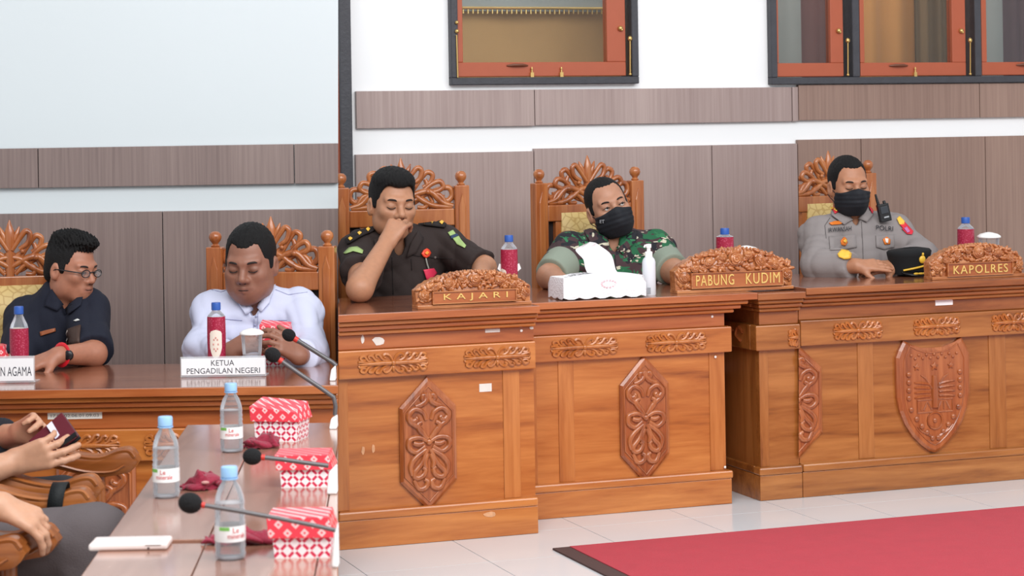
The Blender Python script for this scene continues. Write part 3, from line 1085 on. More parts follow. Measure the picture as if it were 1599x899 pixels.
def high_chair(label, center, rz, zrail, zfloor, W=0.44, ch=0.188, cushion=True):
    """center: world point midway between posts (xy); zrail: top of the back rail"""
    root = thing('carved_chair', label, 'chair', (center.x, center.y, zfloor), rz, 'carved high-back chairs')
    zr = zrail - zfloor
    hw = W / 2
    for s in (-1, 1):
        m = MB()
        x = s * hw
        m.box(x - .028, x + .028, -.022, .022, 0.0, zr + 0.085)
        po = m.build('post', CHAIRW, root, bevel=0.004)
        g = MB()
        # raised lancet on the post face
        g.prism([(x - .013, .62), (x + .013, .62), (x + .013, zr + .01), (x, zr + .055), (x - .013, zr + .01)], -.027, -.0215, 0.003)
        g.build('lancet_moulding', CHAIRW, po)
        g = MB().lathe([(.014, 0), (.016, .004), (.010, .010), (.012, .014), (.019, .022), (.022, .032), (.020, .043), (.012, .051), (.002, .053)], 16, (x, 0, zr + .085))
        g.build('finial', CHAIRW, po, 60)
    MB().box(-hw + .0285, hw - .0285, -.018, .018, zr - .062, zr).build('top_rail', CHAIRW, root, bevel=0.004)
    a = hw - .03
    m = MB()
    for s in (-1, 1):
        for k, (c, r) in enumerate(CRESTC):
            dy = -.006 if k % 2 else .005
            p = cr([(s * x * a, dy, zr + z * ch) for x, z in c], 5)
            n = len(p)
            if hasattr(r, '__len__'):
                rad = [np.interp(i / (n - 1), np.linspace(0, 1, len(r)), r) for i in range(n)]
            else:
                rad = [1.12 * r * (.75 + .35 * math.sin(math.pi * i / (n - 1))) for i in range(n)]
            m.tube(p, rad, 7)
        m.ball((s * .5 * a, -.012, zr + .33 * ch), .011, 8, 6)
        m.ball((s * .24 * a, -.010, zr + .44 * ch), .008, 8, 6)
    m.tube([(0, 0, zr + .40 * ch), (0, 0, zr + .62 * ch), (0, -.002, zr + .82 * ch), (0, 0, zr + 1.0 * ch)], [.012, .019, .015, .002], 8, flat=.8, axis=(0, 1, 0))
    m.tube([(0, 0, zr), (0, 0, zr + .42 * ch)], [.016, .018], 8)
    m.build('carved_crest', CHAIRW, root, 70)
    # slats and padded back
    for s in (-1, 1):
        MB().box(s * (hw * .60) - .022, s * (hw * .60) + .022, -.012, .012, .50, zr - .0625).build('slat', CHAIRW, root, bevel=0.003)
    MB().box(-hw + .0285, hw - .0285, -.018, .018, .47, .53).build('lower_rail', CHAIRW, root, bevel=0.003)
    if cushion:
        m = MB()
        pts = []
        cw_, z0_, z1_ = hw * .60 - .03 + .03, .55, zr - .03
        nx, nz = 8, 10
        for i in range(nx + 1):
            for j in range(nz + 1):
                tx, tz = i / nx * 2 - 1, j / nz * 2 - 1
                pts.append((tx * cw_, -.0186 - .045 * (1 - tx ** 4) * (1 - tz ** 6), (z0_ + z1_) / 2 + tz * (z1_ - z0_) / 2))
        fs = []
        for i in range(nx):
            for j in range(nz):
                q = i * (nz + 1) + j
                fs.append((q, q + nz + 1, q + nz + 2, q + 1))
        m.add(pts, fs)
        m.box(-cw_, cw_, -.0185, -.0125, z0_, z1_)
        m.build('back_cushion', GOLDFAB, root, 40)
    MB().box(-hw + .029, hw - .029, .0125, .0175, .531, zr - .063).build('gap_shade_panel', mat('gap_shade_dark', (44, 36, 38), .5, var=.1), root)  # dark sheet standing in for the shade in the gaps beside the slats
    MB().box(-hw - .02, hw + .02, -.52, -.02, .40, .45).build('seat_frame', CHAIRW, root, bevel=0.006)
    MB().box(-hw + .01, hw - .01, -.50, -.04, .4505, .475).build('seat_cushion', GOLDFAB, root, bevel=0.012)
    for s in (-1, 1):
        MB().box(s * hw - .025, s * hw + .025, -.51, -.46, 0, .399).build('leg', CHAIRW, root, bevel=0.004)
    return root


VCH = 0.86
def chair_at(label, fr, px_mid, py_rail, rz, zf, W=.44, ch=.188, v=VCH, **k):
    p = fr.P(px_mid, py_rail, v)
    return high_chair(label, p, rz, p.z, zf, W, ch, **k)


rB = FB.th
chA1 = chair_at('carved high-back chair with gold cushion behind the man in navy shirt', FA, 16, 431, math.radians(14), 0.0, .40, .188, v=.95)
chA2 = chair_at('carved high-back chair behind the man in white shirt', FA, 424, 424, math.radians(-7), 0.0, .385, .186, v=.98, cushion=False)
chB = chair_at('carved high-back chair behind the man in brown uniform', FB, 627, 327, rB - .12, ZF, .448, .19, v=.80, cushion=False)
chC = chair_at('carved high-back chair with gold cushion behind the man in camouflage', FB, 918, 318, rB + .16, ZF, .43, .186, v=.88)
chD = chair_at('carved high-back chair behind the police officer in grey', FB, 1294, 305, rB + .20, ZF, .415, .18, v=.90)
cut(tree(chD), 1247, 'right')
for c in list(chD.children):
    if c.type == 'MESH' and not len(c.data.vertices):
        bpy.data.objects.remove(c)

# ------------------------------------------------------------------ carved nameplates
GOLDP = mat('gold_letter_paint', (226, 190, 112), 0.4, var=0.1, vscale=80)


def rose(m, c, r, rr):
    """concentric curling petals"""
    x, y, z = c
    for ring, (q, np_, lift) in enumerate(((1.0, 5, 0), (.72, 5, .25), (.42, 4, .45))):
        off = rr.random() * 6
        for i in range(np_):
            a0 = off + 2 * math.pi * i / np_
            sp = 2 * math.pi / np_ * 1.25
            pts = [(x + r * q * math.cos(a0 + sp * t) * (1 - .12 * t), y - r * lift - .002 * t, z + r * q * math.sin(a0 + sp * t) * (1 - .12 * t)) for t in (0, .25, .5, .75, 1)]
            w = r * .17
            m.tube(pts, [w * .5, w, w * 1.15, w, w * .5], 5)
    m.ball((x, y - r * .2, z), (r * .85, r * .35, r * .85), 9, 6)
    m.ball((x, y - r * .5, z), (r * .2, r * .2, r * .2), 7, 5)


def nameplate(label, words, p, rz, w, h, board, words_box, spacing=1.2, wob=0.0, seed=1):
    """carved wooden desk plate: arched rose garland over a lettered board"""
    root = thing('carved_nameplate', label, 'nameplate', p, rz, 'carved wooden nameplates')
    rr = random.Random(seed)
    hw = w / 2
    def arch(t):      # t in -1..1
        return h * (.50 + .50 * (1 - abs(t) ** 2.2) ** .8)
    n = 36
    poly = [(-hw * .985, 0), (hw * .985, 0)]
    for i in range(n + 1):
        t = 1 - 2 * i / n
        poly.append((t * hw, arch(t) * (1 - .04 * (i % 2))))
    MB().prism(poly, 0.0, .045, .006).build('back_board', PLATE, root, 40)
    MB().box(-hw * .99, hw * .99, -.012, .05, 0.0, .012).build('foot', PLATE, root, bevel=0.002)
    bx0, bx1, bz0, bz1 = [b for b in (board[0] * hw, board[1] * hw, board[2] * h, board[3] * h)]
    bo = MB().box(bx0, bx1, -.014, -.0005, bz0, bz1).build('letter_board', TEAKR, root, bevel=0.002)
    fr_ = MB()
    t_ = .0035
    fr_.box(bx0, bx1, -.019, -.0142, bz1 - t_, bz1)
    fr_.box(bx0, bx1, -.019, -.0142, bz0, bz0 + t_)
    fr_.box(bx0, bx0 + t_, -.019, -.0142, bz0 + t_, bz1 - t_)
    fr_.box(bx1 - t_, bx1, -.019, -.0142, bz0 + t_, bz1 - t_)
    fr_.build('board_frame', PLATE, bo)
    for word, s0, s1 in words:
        V, fs = text_geo(word, spacing)
        X0, X1 = bx0 + (bx1 - bx0) * s0, bx0 + (bx1 - bx0) * s1
        Z0, Z1 = bz0 + (bz1 - bz0) * words_box[0], bz0 + (bz1 - bz0) * words_box[1]
        m = MB()
        N = len(V)
        vs = [(X0 + (X1 - X0) * a + wob * math.sin(a * 17) * 0, -.0172, Z0 + (Z1 - Z0) * b + wob * math.sin(a * 19)) for a, b in V]
        vs += [(x, -.0138, z) for x, y, z in vs]
        m.add(vs, fs + [tuple(N + i for i in f[::-1]) for f in fs])
        # sides of the letters
        ec = {}
        for f in fs:
            for i in range(len(f)):
                e = (f[i], f[(i + 1) % len(f)])
                ec[e] = 1
        m.add(vs, [(b, a, a + N, b + N) for a, b in ec if (b, a) not in ec])
        m.build('letters', GOLDP, bo)
    # leaves filling the arch
    m = MB()
    for i in range(170):
        t = rr.uniform(-.97, .97)
        zt = arch(t) * .97
        zb = bz1 + .004 if bx0 - .004 < t * hw < bx1 + .004 else .02
        if zb > zt:
            continue
        z = rr.uniform(zb, zt)
        ang = rr.uniform(0, math.pi)
        R = Matrix.Rotation(ang, 3, 'Y') @ Matrix.Rotation(rr.uniform(-.5, .5), 3, 'Z')
        m.ball((t * hw, -.002, z), (h * .11, .007, h * .045), 7, 5, R)
    # toothed rim
    for i in range(30):
        t = -1 + 2 * (i + .5) / 30
        z = arch(t)
        R = Matrix.Rotation(-t * .9, 3, 'Y')
        m.ball((t * hw * .985, .004, z - h * .035), (h * .035, .009, h * .065), 6, 5, R)
    m.build('carved_leaves', PLATE, root, 60)
    for (t, zz, r) in ((0, .75, .165), (-.45, .68, .12), (.43, .69, .12), (-.68, .57, .10), (.68, .58, .10), (-.21, .80, .09), (.22, .82, .09), (-.87, .36, .13), (.89, .36, .11)):
        m = MB()
        rose(m, (t * hw, -.008, zz * h), r * h, rr)
        m.build('carved_rose', PLATE, root, 60)
    return root


def plate_at(label, words, px0, px1, pyb, top, z, rz, **k):
    a, b = onz(px0, pyb[0], z), onz(px1, pyb[1], z)
    v = (FB.uv(a)[1] + FB.uv(b)[1]) / 2
    mid = FB.W((FB.uv(a)[0] + FB.uv(b)[0]) / 2, v, z)
    w = abs(FB.uv(b)[0] - FB.uv(a)[0])
    h = top / scale_at(mid)
    return nameplate(label, words, mid, FB.th, w, h, **k)


npB = plate_at('carved wooden rose nameplate reading KAJARI in gold letters', [('KAJARI', .13, .89)], 650, 829, (483, 474.5), 57, ZB, 0,
               board=(-.74, .72, .12, .47), words_box=(.18, .78), spacing=1.7, seed=3)
npC = plate_at('carved wooden rose nameplate reading PABUNG KUDIM in gold letters', [('PABUNG', .05, .46), ('KUDIM', .59, .96)], 1050, 1243, (458, 451), 68, ZC, 0,
               board=(-.76, .80, .10, .46), words_box=(.17, .85), spacing=1.15, seed=5)
npD = plate_at('carved wooden rose nameplate reading KAPOLRES in gold letters', [('KAPOLRES', .09, .92)], 1450, 1601, (437, 431), 54, ZD2, 0,
               board=(-.68, .72, .08, .47), words_box=(.18, .80), spacing=1.2, seed=9)

# ------------------------------------------------------------------ white paper nameplates on the lower desk
ACRYL = mat('acrylic_clear', (232, 236, 240), 0.1, alpha=0.35, spec=0.6)
CARD = mat('card_white', (244, 245, 248), 0.6, var=0.01)
INK = mat('print_ink', (66, 68, 78), 0.7)


def card_plate(label, lines, pa, pb, pyb, hpx):
    a, b = onz(pa, pyb, ZA + .001), onz(pb, pyb, ZA + .001)
    mid = (a + b) / 2
    w = (b - a).length
    h = hpx / scale_at(mid)
    root = thing('desk_nameplate', label, 'nameplate', (mid.x, mid.y, ZA + .001), 0, 'white paper nameplates')
    MB().box(-w / 2, w / 2, 0, .003, 0.002, h * 1.1).build('acrylic_panel', ACRYL, root)
    MB().box(-w / 2, w / 2, .0, .07, 0.0, .002).build('acrylic_foot', ACRYL, root)
    cd = MB().box(-w / 2 + .003, w / 2 - .003, -.002, -.0005, .006, h).build('card', CARD, root)
    for word, s0, s1, t0, t1 in lines:
        lettering(word, 'print', INK, cd, lambda s, t: (-w / 2 + w * (s0 + (s1 - s0) * s), -.0024, h * (t0 + (t1 - t0) * t)))
    return root


card_plate('white paper nameplate reading KETUA PENGADILAN NEGERI', [('KETUA', .36, .63, .60, .90), ('PENGADILAN NEGERI', .075, .93, .18, .48)], 284, 414, 588, 29)
card_plate('white paper nameplate reading PENGADILAN AGAMA, cut by left photo edge', [('PENGADILAN AGAMA', .165, .965, .28, .66)], -75, 52, 598, 38)

# ------------------------------------------------------------------ bottles, cups, boxes
def clear_plastic(name, tint=(1, 1, 1), ior=1.45, rough=.06, dens=0.10):
    m = bpy.data.materials.new(name)
    m.use_nodes = True
    nt = m.node_tree
    nt.nodes.remove(nt.nodes['Principled BSDF'])
    tr = nt.nodes.new('ShaderNodeBsdfTransparent')
    tr.inputs['Color'].default_value = tuple(1 - dens * (2 - c) * .5 for c in tint) + (1,)
    gl = nt.nodes.new('ShaderNodeBsdfPrincipled')
    gl.inputs['Base Color'].default_value = (.86, .89, .93, 1)
    gl.inputs['Roughness'].default_value = rough
    lw = nt.nodes.new('ShaderNodeFresnel')
    lw.inputs['IOR'].default_value = ior
    ad = nt.nodes.new('ShaderNodeMath')
    ad.operation = 'MULTIPLY_ADD'
    ad.inputs[1].default_value = 1.5
    ad.inputs[2].default_value = .06
    nt.links.new(lw.outputs[0], ad.inputs[0])
    mx = nt.nodes.new('ShaderNodeMixShader')
    nt.links.new(ad.outputs[0], mx.inputs['Fac'])
    nt.links.new(tr.outputs[0], mx.inputs[1])
    nt.links.new(gl.outputs[0], mx.inputs[2])
    nt.links.new(mx.outputs[0], nt.nodes['Material Output'].inputs['Surface'])
    return m


PET = clear_plastic('bottle_plastic', dens=.05)
WATER = clear_plastic('water', (0.97, 0.99, 1.0), 1.33, .02, .05)
CUPG = clear_plastic('cup_glass', dens=.04)
CAPB = mat('cap_pale_blue', (150, 192, 232), 0.4)
CAPD = mat('cap_blue', (44, 88, 170), 0.4)
LABW = mat('label_white', (240, 242, 242), 0.45)
LABR = mat('label_red_print', (206, 40, 52), 0.5)
LABG = mat('label_green_print', (126, 190, 96), 0.5)


def water_bottle(label, px, pyb, hpx, face=0.0):
    p = onz(px, pyb, ZT)
    h = hpx / scale_at(p)
    r = h * .168
    root = thing('water_bottle', label, 'bottle', p, face, 'clear water bottles on the conference table')
    prof = [(.80, 0), (.95, .02), (1.0, .06), (.95, .10), (.99, .14), (.97, .20), (.97, .38), (1.0, .41), (.93, .44), (1.0, .47), (.93, .50), (.99, .53), (.93, .56), (.97, .60), (.90, .68), (.72, .77), (.50, .83), (.44, .86), (.44, .90)]
    MB().lathe([(a * r, b * h) for a, b in prof], 28).build('shell', PET, root, 60)
    wl = [(a * r * .965, b * h + .002) for a, b in prof if b < .66]
    MB().lathe(wl, 24).build('water', WATER, root, 60)
    m = MB().lathe([(.50 * r, .885 * h), (.54 * r, .89 * h), (.54 * r, .985 * h), (.50 * r, h), (.0 + .05 * r, h)], 24)
    m.build('cap', CAPB, root, 40)
    MB().lathe([(.52 * r, .862 * h), (.57 * r, .865 * h), (.57 * r, .878 * h), (.52 * r, .88 * h)], 24).build('neck_ring', CAPB, root, 40)
    lb = MB()
    R = r * 1.0
    n = 28
    vs = []
    for i in range(n):
        g = 2 * math.pi * i / n
        vs += [(R * math.cos(g), R * math.sin(g), .205 * h), (R * math.cos(g), R * math.sin(g), .375 * h)]
    lb.add(vs, [(2 * i, 2 * ((i + 1) % n), 2 * ((i + 1) % n) + 1, 2 * i + 1) for i in range(n)])
    lo = lb.build('label', LABW, root, 180)
    def bend(s0, s1, t0, t1, R2):
        return lambda s, t: (R2 * math.sin((s0 + (s1 - s0) * s)), -R2 * math.cos((s0 + (s1 - s0) * s)), h * (t0 + (t1 - t0) * t))
    lettering('Le', 'label_print', LABR, lo, bend(-.28, .12, .305, .36, R + .0006))
    lettering('minerale', 'label_print', LABR, lo, bend(-.62, .62, .245, .30, R + .0006))
    g = MB()
    gv = [bend(-1.2, -.5, .33, .37, R + .0005)(a, b) for a in (0, .5, 1) for b in (0, 1)]
    g.add(gv, [(0, 2, 3, 1), (2, 4, 5, 3)])
    g.build('label_leaf', LABG, lo, 180)
    return root


water_bottle('water bottle at far end of conference table, beside the open snack box', 362, 705, 107, .2)
water_bottle('water bottle nearest the left edge of the conference table', 260, 776, 126, .0)
water_bottle('water bottle behind the nearest microphone stem', 360, 872, 144, .6)

BATIK = bpy.data.materials.new('batik_red')
BATIK.use_nodes = True
_nt = BATIK.node_tree
_b = _nt.nodes['Principled BSDF']
_tc = _nt.nodes.new('ShaderNodeTexCoord')
_v = _nt.nodes.new('ShaderNodeTexVoronoi')
_v.inputs['Scale'].default_value = 170
_nt.links.new(_tc.outputs['Object'], _v.inputs['Vector'])
_rp = _nt.nodes.new('ShaderNodeValToRGB')
_rp.color_ramp.elements[0].color = lin((196, 84, 112))
_rp.color_ramp.elements[0].position = .1
_rp.color_ramp.elements[1].color = lin((160, 24, 58))
_rp.color_ramp.elements[1].position = .45
_nt.links.new(_v.outputs['Distance'], _rp.inputs['Fac'])
_nt.links.new(_rp.outputs[0], _b.inputs['Base Color'])
_b.inputs['Roughness'].default_value = .4


def red_bottle(label, p, h, lab=None, r=.0295, st=.72):
    root = thing('red_bottle', label, 'bottle', p, 0, 'red-sleeved drink bottles')
    MB().lathe([(a * r, b * h) for a, b in ((.85, 0), (.98, .02), (1, .06), (.96, .3), (1, .5), (.97, st))], 24).build('sleeve', BATIK, root, 60)
    MB().lathe([(a * r, b * h) for a, b in ((.95, st + .001), (.86, st + (.9 - st) * .25), (.60, st + (.9 - st) * .6), (.44, st + (.9 - st) * .85), (.42, .90))], 24).build('neck', PET, root, 60)
    MB().lathe([(.45 * r, .89 * h), (.5 * r, .895 * h), (.5 * r, .985 * h), (.46 * r, h), (.05 * r, h)], 20).build('cap', CAPD, root, 40)
    if lab:
        a0, a1, z0, z1 = lab
        R = r * 1.015
        n = 10
        vs = []
        pr = [(0, .88), (.1, .95), (.25, .97), (.5, 1), (.75, .97), (.9, .95), (1, .88)]
        up = lambda s: np.interp(s, [q[0] for q in pr], [q[1] for q in pr])
        for i in range(n + 1):
            s = i / n
            g = a0 + (a1 - a0) * s
            lo_ = .10 + .34 * abs(2 * s - 1) ** 2.4
            for t in (lo_, up(s)):
                vs.append((R * math.sin(g), -R * math.cos(g), h * (z0 + (z1 - z0) * t)))
        o = MB().add(vs, [(2 * i, 2 * i + 2, 2 * i + 3, 2 * i + 1) for i in range(n)]).build('label', mat('label_cream', (236, 222, 208), .5), root, 180)
        em = MB()
        for q in range(8):
            t = 2 * math.pi * q / 8
            g = (a0 + a1) / 2 + .18 * math.cos(t) * (a1 - a0)
            em.ball((R * 1.01 * math.sin(g), -R * 1.01 * math.cos(g), h * (z0 + (z1 - z0) * (.55 + .2 * math.sin(t)))), (.0025, .001, .0035), 6, 4)
        em.build('label_emblem', mat('label_pink', (214, 150, 140), .5), o)
    return root


def table_pt(fr, px, v, z):
    """point of a table top seen in column px, at depth v"""
    p = fr.P(px, 400, v)
    q = pix(Vector((p.x, p.y, z)))
    p = fr.P(px + (px - q[0]), 400, v)
    return Vector((p.x, p.y, z))


def std(fr, px, py_top, v, z):
    """standing point on a table and the height that reaches py_top"""
    p = table_pt(fr, px, v, z)
    return p, fr.P(px, py_top, v).z - z


red_bottle('red-sleeved bottle with blue cap beside the AGAMA nameplate', *std(FA, 31, 478, .22, ZA), (-2.0, -.75, .02, .36), .0285, .70)
red_bottle('red-sleeved bottle with shield label in front of the man in white', *std(FA, 339, 472, .31, ZA), (-.62, .72, .16, .62), .0285, .80)
bB = red_bottle('red-sleeved bottle behind the KAJARI nameplate', *std(FB, 796, 367, .12, ZB), (-1.5, -.35, .02, .46), st=.77)
w_ = MB()
for s in (-1, 1):
    w_.prism([(s * .026, .082), (s * .040, .094), (s * .038, .100), (s * .034, .112), (s * .026, .108)], -.004, .004)
w_.build('paper_tab', LABW, bB)
red_bottle('red-sleeved bottle behind the PABUNG KUDIM nameplate', *std(FB, 1133, 356, .26, ZC), None, .0325, .85)
red_bottle('red-sleeved bottle behind the KAPOLRES nameplate', *std(FB, 1509, 339, .28, ZD2), (-.1, 1.0, .02, .34), .0325, .79)

CHINA = mat('china_white', (246, 246, 244), .25)


def lidded_cup(label, p, r, h):
    root = thing('lidded_glass', label, 'cup', p, 0, 'glasses with white lids')
    MB().lathe([(.55 * r, 0), (.62 * r, .004), (.70 * r, .1 * h), (.88 * r, .55 * h), (.95 * r, .93 * h)], 24).build('glass', CUPG, root, 60)
    MB().lathe([(.5 * r, .006), (.66 * r, .1 * h), (.80 * r, .45 * h)], 20).build('water', WATER, root, 60)
    MB().lathe([(1.06 * r, .935 * h), (1.1 * r, .95 * h), (1.08 * r, .985 * h), (.8 * r, 1.04 * h), (.3 * r, 1.08 * h), (.05 * r, 1.09 * h)], 24).build('lid', CHINA, root, 50)
    return root


lidded_cup('drinking glass with white lid beside the red box', *(lambda q: (q[0], .034, q[1] / 1.09))(std(FA, 394, 512, .29, ZA)))
lidded_cup('white-lidded glass mostly hidden behind the PABUNG KUDIM nameplate', *(lambda q: (q[0], .042, q[1] / 1.09))(std(FB, 1166, 383, .22, ZC)))
lidded_cup('clear glass with white lid behind the KAPOLRES nameplate', *(lambda q: (q[0], .041, q[1] / 1.09))(std(FB, 1545, 362, .24, ZD2)))


# snack boxes: printed card
def print_mat(name, kind):
    m = bpy.data.materials.new(name)
    m.use_nodes = True
    nt = m.node_tree
    L = nt.links.new
    b = nt.nodes['Principled BSDF']
    b.inputs['Roughness'].default_value = .35
    tc = nt.nodes.new('ShaderNodeTexCoord')
    sx = nt.nodes.new('ShaderNodeSeparateXYZ')
    L(tc.outputs['Object'], sx.inputs[0])
    def M(op, a, bb=None, c=None):
        n = nt.nodes.new('ShaderNodeMath')
        n.operation = op
        for i, q in enumerate((a, bb, c)):
            if q is None:
                continue
            if isinstance(q, (int, float)):
                n.inputs[i].default_value = q
            else:
                L(q, n.inputs[i])
        return n.outputs[0]
    P = .026 if kind == 'body' else .030
    h = M('ADD', sx.outputs['X'], sx.outputs['Y'])
    v = sx.outputs['Z']
    if kind == 'body':
        a = M('DIVIDE', M('ADD', h, v), P)
        c = M('DIVIDE', M('SUBTRACT', h, v), P)
        fa = M('ABSOLUTE', M('SUBTRACT', M('FRACT', M('ADD', a, 20.0)), .5))
        fc = M('ABSOLUTE', M('SUBTRACT', M('FRACT', M('ADD', c, 20.0)), .5))
        mx_ = M('MAXIMUM', fa, fc)
        mn_ = M('MINIMUM', fa, fc)
        fac = M('MULTIPLY', M('GREATER_THAN', mx_, .35), M('LESS_THAN', mn_, .33))
        c0, c1 = (248, 240, 242), (214, 46, 84)
    else:
        a = M('DIVIDE', M('ADD', h, v), P)
        c = M('DIVIDE', M('SUBTRACT', h, v), P)
        fa = M('ABSOLUTE', M('SUBTRACT', M('FRACT', M('ADD', a, 20.0)), .5))
        fc = M('ABSOLUTE', M('SUBTRACT', M('FRACT', M('ADD', c, 20.0)), .5))
        mx_ = M('MAXIMUM', fa, fc)
        fac = M('MULTIPLY', M('LESS_THAN', mx_, .26), M('GREATER_THAN', mx_, .09))
        c0, c1 = (232, 62, 78), (250, 196, 196)
    mix = nt.nodes.new('ShaderNodeMix')
    mix.data_type = 'RGBA'
    mix.inputs['A'].default_value = lin(c0)
    mix.inputs['B'].default_value = lin(c1)
    L(fac, mix.inputs['Factor'])
    L(mix.outputs['Result'], b.inputs['Base Color'])
    return m


BOXB, BOXL = print_mat('box_print_lattice', 'body'), print_mat('box_print_flowers', 'lid')


def snack_box(label, p, rz, w, d, hb, hl, flare=.006, tilt=0.0, zt=ZT):
    root = thing('snack_box', label, 'box', (p.x, p.y, zt), rz, 'red and white snack boxes')
    m = MB()
    b0, b1 = .93, 1.0
    m.add([(-w / 2 * b0, 0, 0), (w / 2 * b0, 0, 0), (w / 2 * b0, d, 0), (-w / 2 * b0, d, 0), (-w / 2 * b1, 0, hb), (w / 2 * b1, 0, hb), (w / 2 * b1, d, hb), (-w / 2 * b1, d, hb)],
          [(3, 2, 1, 0), (4, 5, 6, 7), (0, 1, 5, 4), (1, 2, 6, 5), (2, 3, 7, 6), (3, 0, 4, 7)])
    m.build('box_body', BOXB, root)
    m = MB()
    f = flare
    z0, z1 = hb - hl * .15, hb + hl
    m.add([(-w / 2 - f, -f, z0), (w / 2 + f, -f, z0), (w / 2 + f, d + f, z0), (-w / 2 - f, d + f, z0),
           (-w / 2 - f * 1.6, -f * .6, z1), (w / 2 - f, -f * .6, z1 - tilt), (w / 2 - f, d + f, z1 + tilt * .2), (-w / 2 - f * 1.6, d + f, z1 + tilt)],
          [(3, 2, 1, 0), (4, 5, 6, 7), (0, 1, 5, 4), (1, 2, 6, 5), (2, 3, 7, 6), (3, 0, 4, 7)])
    m.build('lid', BOXL, root, bevel=.001)
    return root


def box_at(label, pl, pr, pyb, hb, hl, d, rz=0.0, z=ZT, **k):
    a, b = onz(pl, pyb, z), onz(pr, pyb, z)
    s = scale_at(a)
    return snack_box(label, (a + b) / 2, rz, (b - a).length * 1.02, d, hb / s, hl / s, zt=z, **k)


box_at('red and white snack box with slanted lid at far end of table', 396, 466, 689, 34, 20, .09, -.22, tilt=.012)
box_at('red and white snack box beside the middle microphone', 438, 516, 761, 31, 20, .09, .0)
box_at('nearest red and white snack box under the microphone stem', 427, 517, 871, 36, 28, .09, .0)
box_at('red and white box held by the man in white shirt', 412, 454, 571, 22, 42, .07, .0, z=ZA, tilt=.01)
box_at('red and white box sliver at left photo edge on the lower desk', -36, 7, 572, 16, 16, .07, .0, z=ZA)

# ------------------------------------------------------------------ tissue holder, sanitizer, police cap
LACE = mat('lace_white', (244, 242, 246), .8, bump=.6, bscale=140, var=.05, vscale=120)
TISS = mat('tissue_paper', (250, 250, 252), .8)
a, b = onz(877, 464, ZC), onz(1011, 461, ZC)
tv = -0.045
ta, tb = FB.u(880, 462, tv), FB.u(1010, 460, tv)
tw = tb - ta
tis = thing('tissue_holder', 'white lace-covered tissue holder with tissue sheet standing up', 'tissue holder', FB.W((ta + tb) / 2, tv, ZC), FB.th)
m = MB()
hb_ = .085
rows = [(0.004, 1.0, .0, .15), (.05, 1.0, .0, .15), (.075, .97, .01, .14), (hb_, .80, .03, .12)]
vs, fs = [], []
N = 48
def rect_pt(q, w, y0, y1):
    per = 2 * (w + (y1 - y0))
    s = q * per
    if s < w:
        return -w / 2 + s, y0
    s -= w
    if s < y1 - y0:
        return w / 2, y0 + s
    s -= y1 - y0
    if s < w:
        return w / 2 - s, y1
    s -= w
    return -w / 2, y1 - s
for k, (z, f, y0, y1) in enumerate(rows):
    for i in range(N):
        x, y = rect_pt(i / N, tw * f, y0, y1)
        zz = z
        if k == 0:
            zz = .003 + .006 * (i % 3 == 0)
        if k == 3:
            zz = z - .010 * (2 * x / tw) ** 2 - (0.012 if x < -tw * .25 else 0)
        vs.append((x, y + .003 * math.sin(i * 1.7) * (k < 2), zz))
for k in range(3):
    for i in range(N):
        j = (i + 1) % N
        fs.append((k * N + i, k * N + j, (k + 1) * N + j, (k + 1) * N + i))
fs.append(tuple(3 * N + i for i in range(N)))
m.add(vs, fs)
m.build('lace_cover', LACE, tis, 50)
em = MB()
for i in range(14):
    t = 2 * math.pi * i / 14
    em.ball((.012 + .026 * math.cos(t), -.0015, .052 + .012 * math.sin(t)), (.004, .0015, .003), 6, 4)
em.build('embroidery', mat('embroidery_pink', (240, 200, 206), .8), tis)
# tissue plume
S = scale_at(FB.P(930, 420, 0.03))
ol = lambda px, py: ((FB.u(px, py, .03) - (ta + tb) / 2), FB.P(px, py, .03).z - ZC)
left = [(919, 426), (916, 415), (911, 405), (904, 396), (903, 388)]
right = [(968, 426), (965, 418), (958, 402), (950, 391), (938, 382)]
top = (921, 377.5)
m = MB()
n = 9
rowsL = cr([(*ol(*q), 0) for q in left + [top]], 3)
rowsR = cr([(*ol(*q), 0) for q in right + [(930, 379)]], 3)
k = min(len(rowsL), len(rowsR))
vs, fs = [], []
for sd in (0, .0025):
    for i in range(k):
        l, r_ = rowsL[i], rowsR[i]
        for j in range(n):
            t = j / (n - 1)
            x = l[0] + (r_[0] - l[0]) * t
            z = l[1] + (r_[1] - l[1]) * t
            y = .075 + .022 * math.sin(t * math.pi * 2.2 + .4) * (1 - .3 * i / k) + .01 * math.sin(i * .7) + sd
            vs.append((x, y, z))
for sd in range(2):
    o_ = sd * k * n
    for i in range(k - 1):
        for j in range(n - 1):
            q = (o_ + i * n + j, o_ + i * n + j + 1, o_ + (i + 1) * n + j + 1, o_ + (i + 1) * n + j)
            fs.append(q if sd == 0 else q[::-1])
m.add(vs, fs)
m.build('tissue_sheet', TISS, tis, 180)

